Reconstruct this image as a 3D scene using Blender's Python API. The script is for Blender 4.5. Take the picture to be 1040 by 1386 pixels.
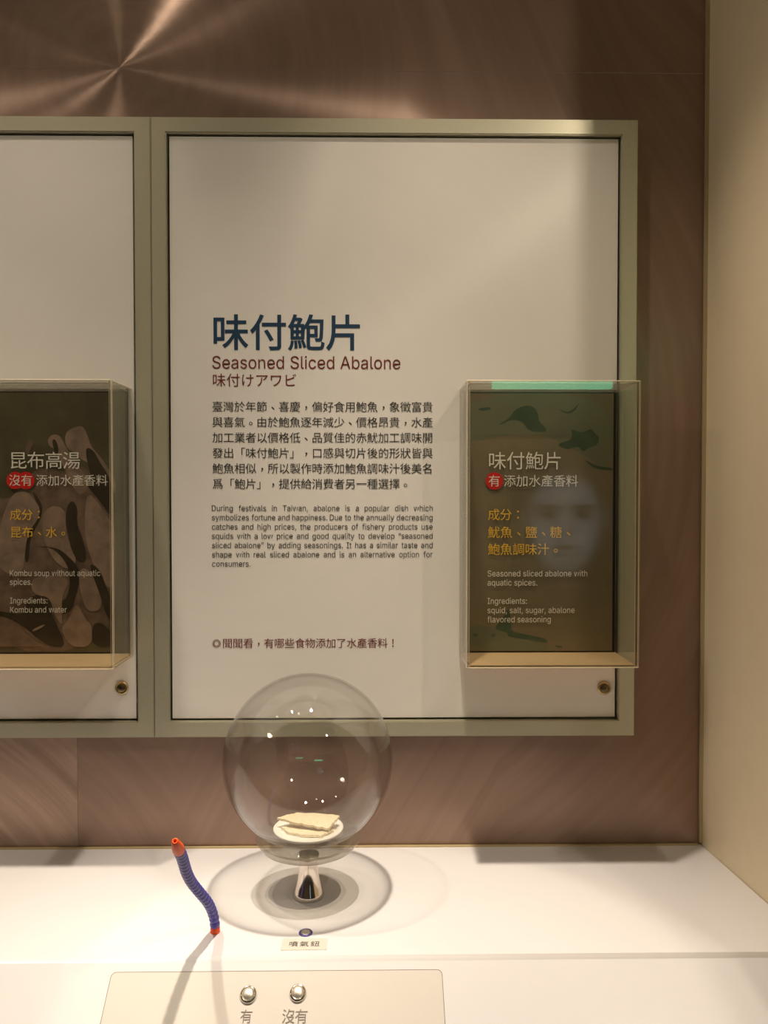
import bpy, bmesh, math, random
from mathutils import Vector, Matrix, noise
random.seed(7)
S = bpy.context.scene
for o in list(bpy.data.objects): bpy.data.objects.remove(o)
COL = S.collection

# ------------------------------------------------------------------ camera, world, lamps, exposure
FOCAL = 1080.0                      # pixels of the 1040 x 1386 frame
CAM = Vector((0.0, -1.25, 1.5))
YAW, PITCH = math.atan(15 / FOCAL), math.atan(24 / FOCAL)
cd = bpy.data.cameras.new('camera'); cam = bpy.data.objects.new('camera', cd); COL.objects.link(cam)
cam.location = CAM
cam.rotation_euler = (math.pi / 2 - PITCH, 0, -YAW)
cd.sensor_fit = 'VERTICAL'; cd.sensor_height = 24.0; cd.lens = 24.0 * FOCAL / 1386
cd.clip_start = 0.01
S.camera = cam
S.view_settings.view_transform = 'Standard'; S.view_settings.look = 'None'
S.view_settings.gamma = 1.0; S.view_settings.use_curve_mapping = False
S.view_settings.exposure = 0.15
S.cycles.use_denoising = True
S.cycles.max_bounces = 12; S.cycles.transparent_max_bounces = 24
S.cycles.caustics_reflective = False; S.cycles.caustics_refractive = False
S.cycles.sample_clamp_indirect = 6.0

WARM = (1.0, 0.85, 0.655)
wd = bpy.data.worlds.new('world'); S.world = wd; wd.use_nodes = True
bg = wd.node_tree.nodes['Background']; bg.inputs[0].default_value = (1.0, 0.80, 0.62, 1); bg.inputs[1].default_value = 0.05

CEIL_Z = 2.75
LAMP_1 = (0.02, -0.38, CEIL_Z - 0.03)
LAMP_2 = (-0.58, -0.38, CEIL_Z - 0.03)
LAMP_3 = (-1.18, -0.38, CEIL_Z - 0.03)
LAMP_R = (0.92, -1.45, CEIL_Z - 0.03)
ADDED_FILL2 = (-0.9, -2.3, CEIL_Z - 0.03)  # added lamp, brightens the rear hall that the glass reflects
ADDED_FILL = (-1.95, -1.15, CEIL_Z - 0.03)  # added fill lamp, set far left to brighten the right wall
ADDED_STREAK = (-0.36, -0.52, CEIL_Z - 0.03)  # added accent lamp, placed to make the diagonal streak on the wall
def spot(name, loc, watts, angle, blend, radius, aim=None, col=WARM):
    d = bpy.data.lights.new(name, 'SPOT'); d.energy = watts; d.color = col
    d.spot_size = math.radians(angle); d.spot_blend = blend; d.shadow_soft_size = radius
    o = bpy.data.objects.new(name, d); COL.objects.link(o); o.location = loc
    v = (Vector(aim) - Vector(loc)) if aim else Vector((0, 0, -1))
    o.rotation_euler = v.to_track_quat('-Z', 'Y').to_euler()
    return o
for L_, k_ in ((LAMP_1, 1.0), (LAMP_2, 0.62), (LAMP_3, 0.62)):
    spot('beam_bulb', L_, 25 * k_, 25.5, 0.18, 0.020)                              # bright core of the downlight
    spot('field_bulb', (L_[0], L_[1], L_[2] - 0.002), 68 * k_, 46, 1.0, 0.026)     # its softer field
    spot('spill_bulb', (L_[0], L_[1], L_[2] - 0.004), (27 if L_ is LAMP_1 else 32) * k_, 74, 0.9, 0.026, aim=(L_[0] + (0.17 if L_ is LAMP_1 else 0.0), L_[1], 1.2))     # and the wide spill
spot('spot_bulb', LAMP_R, 22, 75, 0.8, 0.025, aim=(0.1, -0.1, 1.2))
spot('spot_bulb', ADDED_STREAK, 2.6, 36, 1.0, 0.010, aim=(-0.39, 0, 2.21))  # added narrow beam for the wall streak
spot('fill_bulb', ADDED_FILL, 20, 150, 0.6, 0.16, aim=(0.4, 0, 1.2))  # added soft fill toward the side wall
spot('fill_bulb', ADDED_FILL2, 40, 150, 0.6, 0.10, aim=(-0.4, -3.6, 1.0))  # added to lift the dark hall mirrored in the globe

# ------------------------------------------------------------------ measuring helpers
_fw = Vector((math.sin(YAW) * math.cos(PITCH), math.cos(YAW) * math.cos(PITCH), -math.sin(PITCH)))
_rt = Vector((math.cos(YAW), -math.sin(YAW), 0)); _up = _rt.cross(_fw)
def ray(u, v): return _fw + _rt * ((u - 520) / FOCAL) + _up * ((693 - v) / FOCAL)
def on_y(u, v, y):                      # the point of a vertical plane, parallel to the wall
    d = ray(u, v); return CAM + d * ((y - CAM.y) / d.y)
def at_depth(u, v, dep):
    d = ray(u, v); return CAM + d * (dep / d.y)
COUNTER = 0.944
FOLD_Y, SLOPE = -0.303, math.radians(40)
SL_EY = Vector((0, math.cos(SLOPE), math.sin(SLOPE)))      # up the sloping desk front
SL_N = Vector((0, -math.sin(SLOPE), math.cos(SLOPE)))
def on_slope(u, v):
    d = ray(u, v); p0 = Vector((0, FOLD_Y, COUNTER)); return CAM + d * ((p0 - CAM).dot(SL_N) / d.dot(SL_N))
def on_top(u, v):
    d = ray(u, v); return CAM + d * ((COUNTER - CAM.z) / d.z)

# ------------------------------------------------------------------ materials
def lin(r, g, b):
    f = lambda c: (c / 12.92 if c <= 0.04045 else ((c + 0.055) / 1.055) ** 2.4)
    return (f(r / 255), f(g / 255), f(b / 255), 1)
class NT:
    def __init__(s, name):
        s.m = bpy.data.materials.new(name); s.m.use_nodes = True; s.t = s.m.node_tree; s.t.nodes.clear()
        s.out = s.n('ShaderNodeOutputMaterial')
    def n(s, t, **k):
        x = s.t.nodes.new(t)
        for a, b in k.items(): setattr(x, a, b)
        return x
    def l(s, a, b): s.t.links.new(a, b)
    def math(s, op, a, b=None):
        x = s.n('ShaderNodeMath', operation=op)
        for i, v in enumerate((a, b)):
            if v is None: continue
            if isinstance(v, (int, float)): x.inputs[i].default_value = v
            else: s.l(v, x.inputs[i])
        return x.outputs[0]
    def mixc(s, fac, a, b):
        x = s.n('ShaderNodeMix', data_type='RGBA')
        if isinstance(fac, (int, float)): x.inputs[0].default_value = fac
        else: s.l(fac, x.inputs[0])
        for i, v in ((6, a), (7, b)):
            if isinstance(v, tuple): x.inputs[i].default_value = v
            else: s.l(v, x.inputs[i])
        return x.outputs[2]
    def ramp(s, v, lo, hi, a=0.0, b=1.0):
        x = s.n('ShaderNodeMapRange'); s.l(v, x.inputs[0])
        for i, q in zip((1, 2, 3, 4), (lo, hi, a, b)): x.inputs[i].default_value = q
        return x.outputs[0]
def mat(name, col, rough=0.5, metal=0.0, spec=0.5, nscale=0, namt=0.0, bump=0.0, coat=0.0):
    t = NT(name); p = t.n('ShaderNodeBsdfPrincipled')
    p.inputs['Base Color'].default_value = col; p.inputs['Roughness'].default_value = rough
    p.inputs['Metallic'].default_value = metal; p.inputs['Specular IOR Level'].default_value = spec
    p.inputs['Coat Weight'].default_value = coat; p.inputs['Coat Roughness'].default_value = 0.08
    if nscale:
        g = t.n('ShaderNodeNewGeometry'); z = t.n('ShaderNodeTexNoise'); z.inputs['Scale'].default_value = nscale
        z.inputs['Detail'].default_value = 4; t.l(g.outputs['Position'], z.inputs['Vector'])
        if namt:
            dark = tuple(c * (1 - namt) for c in col[:3]) + (1,)
            t.l(t.mixc(t.ramp(z.outputs[0], 0.35, 0.65), dark, col), p.inputs['Base Color'])
        if bump:
            b = t.n('ShaderNodeBump'); b.inputs['Strength'].default_value = bump; b.inputs['Distance'].default_value = 0.002
            t.l(z.outputs[0], b.inputs['Height']); t.l(b.outputs[0], p.inputs['Normal'])
    t.l(p.outputs[0], t.out.inputs[0]); return t.m
def emit(name, col, k):
    t = NT(name); e = t.n('ShaderNodeEmission'); e.inputs[0].default_value = col; e.inputs[1].default_value = k
    t.l(e.outputs[0], t.out.inputs[0]); return t.m
def clear(name, tint, f0=0.04, rough=0.0, body=None):
    """thin clear sheet: straight transmission plus Schlick reflection at each face"""
    t = NT(name); lw = t.n('ShaderNodeLayerWeight'); lw.inputs[0].default_value = 0.5
    fr = t.math('ADD', t.math('MULTIPLY', t.math('POWER', lw.outputs['Facing'], 5.0), 1 - f0), f0)
    tr = t.n('ShaderNodeBsdfTransparent'); tr.inputs[0].default_value = tint
    gl = t.n('ShaderNodeBsdfGlossy'); gl.inputs['Roughness'].default_value = rough
    mx = t.n('ShaderNodeMixShader'); t.l(fr, mx.inputs[0]); t.l(tr.outputs[0], mx.inputs[1]); t.l(gl.outputs[0], mx.inputs[2])
    if body:                                             # fine dust and scratches on the sheet catch light
        df = t.n('ShaderNodeBsdfDiffuse'); df.inputs[0].default_value = body[1]
        tl_ = t.n('ShaderNodeBsdfTranslucent'); tl_.inputs[0].default_value = body[1]
        ad = t.n('ShaderNodeMixShader'); ad.inputs[0].default_value = 0.5; t.l(df.outputs[0], ad.inputs[1]); t.l(tl_.outputs[0], ad.inputs[2])
        m2 = t.n('ShaderNodeMixShader'); m2.inputs[0].default_value = body[0]; t.l(mx.outputs[0], m2.inputs[1]); t.l(ad.outputs[0], m2.inputs[2])
        t.l(m2.outputs[0], t.out.inputs[0]); return t.m
    t.l(mx.outputs[0], t.out.inputs[0]); return t.m
def brushed(name, centre, col, col2, metal, rough, aniso, spec=0.5, arcs=1.0, bump=0.25, second=None):
    """sheet brushed in circles round a centre: the grain is real groove direction (anisotropic gloss)"""
    t = NT(name); p = t.n('ShaderNodeBsdfPrincipled'); g = t.n('ShaderNodeNewGeometry')
    sub = t.n('ShaderNodeVectorMath', operation='SUBTRACT'); t.l(g.outputs['Position'], sub.inputs[0]); sub.inputs[1].default_value = (centre[0], 0, centre[1])
    if second:                                          # the brushing swings over to another centre further along the sheet
        gx = t.n('ShaderNodeSeparateXYZ'); t.l(g.outputs['Position'], gx.inputs[0])
        cm2 = t.n('ShaderNodeMix', data_type='VECTOR'); w_ = t.ramp(gx.outputs[0], second[2], second[3])
        t.l(w_, cm2.inputs[0]); cm2.inputs[4].default_value = (centre[0], 0, centre[1]); cm2.inputs[5].default_value = (second[0], 0, second[1])
        t.l(cm2.outputs[1], sub.inputs[1])
    sx = t.n('ShaderNodeSeparateXYZ'); t.l(sub.outputs[0], sx.inputs[0])
    cb = t.n('ShaderNodeCombineXYZ'); t.l(sx.outputs[0], cb.inputs[0]); t.l(sx.outputs[2], cb.inputs[2])
    nm = t.n('ShaderNodeVectorMath', operation='NORMALIZE'); t.l(cb.outputs[0], nm.inputs[0])
    ln = t.n('ShaderNodeVectorMath', operation='LENGTH'); t.l(cb.outputs[0], ln.inputs[0])
    th = t.math('ARCTAN2', sx.outputs[2], sx.outputs[0])
    pc = t.n('ShaderNodeCombineXYZ')
    t.l(t.math('MULTIPLY', ln.outputs['Value'], 42.0), pc.inputs[0]); t.l(t.math('MULTIPLY', th, 1.6), pc.inputs[1])
    z = t.n('ShaderNodeTexNoise'); z.inputs['Scale'].default_value = 1.0; z.inputs['Detail'].default_value = 5; z.inputs['Roughness'].default_value = 0.6
    t.l(pc.outputs[0], z.inputs['Vector'])
    f = t.ramp(z.outputs[0], 0.3, 0.7, 0.0, arcs)
    t.l(t.mixc(f, col, col2), p.inputs['Base Color'])
    p.inputs['Metallic'].default_value = metal; p.inputs['Roughness'].default_value = rough
    p.inputs['Specular IOR Level'].default_value = spec
    p.inputs['Anisotropic'].default_value = aniso; t.l(nm.outputs[0], p.inputs['Tangent'])
    if bump:
        b = t.n('ShaderNodeBump'); b.inputs['Strength'].default_value = bump; b.inputs['Distance'].default_value = 0.001
        t.l(z.outputs[0], b.inputs['Height']); t.l(b.outputs[0], p.inputs['Normal'])
    t.l(p.outputs[0], t.out.inputs[0]); return t.m

WALL1, WALL2 = lin(152, 127, 113), lin(168, 141, 126)
BOARD_C = (-0.20, 1.60)
M = dict(
    wall_ul=brushed('wall_brushed_upper', (-0.39, 2.158), WALL1, WALL2, 0.42, 0.30, 1.0, second=(-0.20, 1.60, 0.05, 0.40)),
    wall_ll=brushed('wall_brushed_low', (-0.95, 0.60), WALL1, lin(196, 168, 152), 0.62, 0.38, 0.85),
    wall_lm=brushed('wall_brushed_mid', (-0.75, 0.72), WALL1, WALL2, 0.62, 0.38, 0.85, second=(-0.20, 1.60, -0.30, 0.20)),
    board=brushed('board_satin', BOARD_C, lin(244, 239, 234), lin(246, 241, 236), 0.0, 0.35, 0.9, spec=0.45, bump=0.0),
    alu=mat('frame_aluminium', lin(216, 211, 188), 0.36, 0.5, nscale=300, namt=0.03),
    gap=mat('gap_dark', lin(14, 11, 8), 0.8),
    wall_side=mat('wall_cream', lin(246, 230, 198), 0.55, nscale=40, namt=0.02),
    trim=mat('corner_bead', lin(190, 170, 130), 0.5),
    ceil=mat('ceiling_paint', lin(215, 205, 190), 0.8, nscale=20, namt=0.03),
    floor=mat('floor_dark', lin(80, 70, 62), 0.5, nscale=15, namt=0.1),
    rear=mat('rear_wall', lin(120, 108, 96), 0.8, nscale=5, namt=0.1),
    counter=mat('counter_solid_surface', lin(234, 232, 238), 0.30, spec=0.4, nscale=60, namt=0.008),
    plate=mat('control_plate', lin(222, 216, 212), 0.35, nscale=60, namt=0.01),
    seam=mat('seam_line', lin(120, 105, 90), 0.7),
    acrylic=clear('acrylic_clear', (0.97, 0.975, 0.965, 1)),
    acrylic_top=clear('acrylic_dusty', (0.97, 0.975, 0.965, 1), body=(0.16, lin(235, 225, 205))),
    acrylic_side=clear('acrylic_side', (0.97, 0.975, 0.965, 1), body=(0.05, lin(235, 225, 205))),
    acedge=mat('acrylic_edge', lin(245, 228, 196), 0.25, nscale=90, namt=0.05),
    base=mat('case_base_counter_light', lin(240, 206, 158), 0.4, nscale=50, namt=0.03),  # bottom acrylic plate: counter light seen in it is put into this tan
    glass=clear('blown_glass', (0.975, 0.975, 0.97, 1), f0=0.045),
    chrome=mat('plated_silver', lin(228, 220, 210), 0.12, 1.0, nscale=30, namt=0.02),
    silver=clear('smoky_glass', (0.88, 0.865, 0.83, 1), f0=0.08, rough=0.06, body=(0.10, lin(225, 215, 200))),
    chrome_b=mat('brushed_chrome', lin(232, 226, 216), 0.4, 0.9, nscale=200, namt=0.05),
    brass=mat('lock_brass', lin(215, 190, 140), 0.38, 1.0, nscale=200, namt=0.05),
    dark_metal=mat('lock_keyway', lin(120, 105, 80), 0.35, 0.9),
    dish=mat('dish_white', lin(240, 236, 228), 0.35, nscale=100, namt=0.01),
    slice=mat('dried_seafood', lin(238, 222, 190), 0.6, nscale=240, namt=0.10, bump=0.5),
    hose=mat('hose_blue', lin(72, 66, 168), 0.35, nscale=120, namt=0.05),
    orange=mat('hose_orange', lin(250, 92, 14), 0.5, nscale=120, namt=0.04),
    purple=mat('air_button_blue', lin(110, 104, 170), 0.25, 0.4, nscale=150, namt=0.05),
    label=mat('label_film', lin(222, 217, 210), 0.3),
    t_blue=mat('ink_blue', lin(28, 62, 92), 0.5), t_red=mat('ink_maroon', lin(118, 40, 30), 0.5),
    t_black=mat('ink_black', lin(44, 38, 34), 0.5), t_grey=mat('ink_grey', lin(128, 118, 112), 0.5),
    t_ring=mat('ink_taupe', lin(140, 110, 95), 0.5),
    t_cream=mat('ink_cream', lin(252, 246, 232), 0.5), t_yellow=mat('ink_yellow', lin(255, 204, 66), 0.5),
    t_dot=mat('ink_red_dot', lin(226, 34, 30), 0.5),
    kb=mat('print_back_olive', lin(96, 87, 62), 0.45, nscale=22, namt=0.35),
    k1=mat('print_kelp_light', lin(160, 134, 114), 0.45, nscale=45, namt=0.35),
    k2=mat('print_kelp_mid', lin(130, 106, 88), 0.45, nscale=55, namt=0.4),
    k3=mat('print_kelp_dark', lin(66, 55, 38), 0.45, nscale=30, namt=0.3),
    sb=mat('print_back_brown', lin(134, 120, 92), 0.45, nscale=9, namt=0.22),
    sg=mat('print_back_green', lin(120, 120, 92), 0.45, nscale=12, namt=0.2),
    sd=mat('print_leaf_dark', lin(78, 94, 70), 0.45, nscale=30, namt=0.3),
    black=mat('card_black', lin(12, 11, 7), 0.4),
    sign=emit('sign_green', (0.10, 0.80, 0.42, 1), 4.5),
    lamp=emit('lamp_lens', (1.0, 0.85, 0.62, 1), 14.0),
)

# ------------------------------------------------------------------ object helpers
def obj(name, bm, m, parent=None, smooth=None):
    me = bpy.data.meshes.new(name); bm.normal_update(); bm.to_mesh(me); bm.free()
    for x in (m if isinstance(m, (list, tuple)) else [m]): me.materials.append(x)
    o = bpy.data.objects.new(name, me); COL.objects.link(o)
    if parent:
        o.parent = parent; o.matrix_parent_inverse = Matrix.Translation(-parent_world(parent))
    if smooth is not None: me.shade_smooth() if smooth >= 180 else me.set_sharp_from_angle(angle=math.radians(smooth)) if hasattr(me, 'set_sharp_from_angle') else None
    return o
def parent_world(p):
    v = Vector(p.location)
    return v
def thing(name, label, cat, loc=(0, 0, 0), group=None):
    o = bpy.data.objects.new(name, None); COL.objects.link(o); o.location = loc; o.empty_display_size = 0.05
    return tag(o, label, cat, group)
def tag(o, label, cat, group=None):
    o['label'] = label; o['category'] = cat
    if group: o['group'] = group
    return o
def struct(name, bm, m):
    o = obj(name, bm, m); o['kind'] = 'structure'; return o
def box(x0, x1, y0, y1, z0, z1, bev=0.0, seg=2):
    bm = bmesh.new()
    bmesh.ops.create_cube(bm, size=1, matrix=Matrix.Translation(((x0 + x1) / 2, (y0 + y1) / 2, (z0 + z1) / 2)) @ Matrix.Diagonal((x1 - x0, y1 - y0, z1 - z0, 1)))
    if bev: bmesh.ops.bevel(bm, geom=bm.edges[:], offset=bev, segments=seg, affect='EDGES', profile=0.5)
    return bm
def lathe(prof, seg=64, centre=(0, 0, 0), axis=None):
    """prof: list of (r, z); r = 0 ends are closed"""
    bm = bmesh.new(); rings = []
    for r, z in prof:
        if r < 1e-6: rings.append([bm.verts.new((0, 0, z))])
        else: rings.append([bm.verts.new((r * math.cos(2 * math.pi * k / seg), r * math.sin(2 * math.pi * k / seg), z)) for k in range(seg)])
    for a, b in zip(rings, rings[1:]):
        if len(a) == 1 and len(b) == 1: continue
        for k in range(seg):
            k2 = (k + 1) % seg
            if len(a) == 1: bm.faces.new((a[0], b[k2], b[k]))
            elif len(b) == 1: bm.faces.new((a[k], a[k2], b[0]))
            else: bm.faces.new((a[k], a[k2], b[k2], b[k]))
    bmesh.ops.recalc_face_normals(bm, faces=bm.faces[:])
    mx = Matrix.Translation(centre)
    if axis is not None: mx = mx @ Vector(axis).to_track_quat('Z', 'Y').to_matrix().to_4x4()
    bmesh.ops.transform(bm, matrix=mx, verts=bm.verts[:])
    for f in bm.faces: f.smooth = True
    return bm
def smooth_angle(o, deg=35):
    for p in o.data.polygons: p.use_smooth = True
    try: o.data.set_sharp_from_angle(angle=math.radians(deg))
    except Exception: pass
    return o

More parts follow.
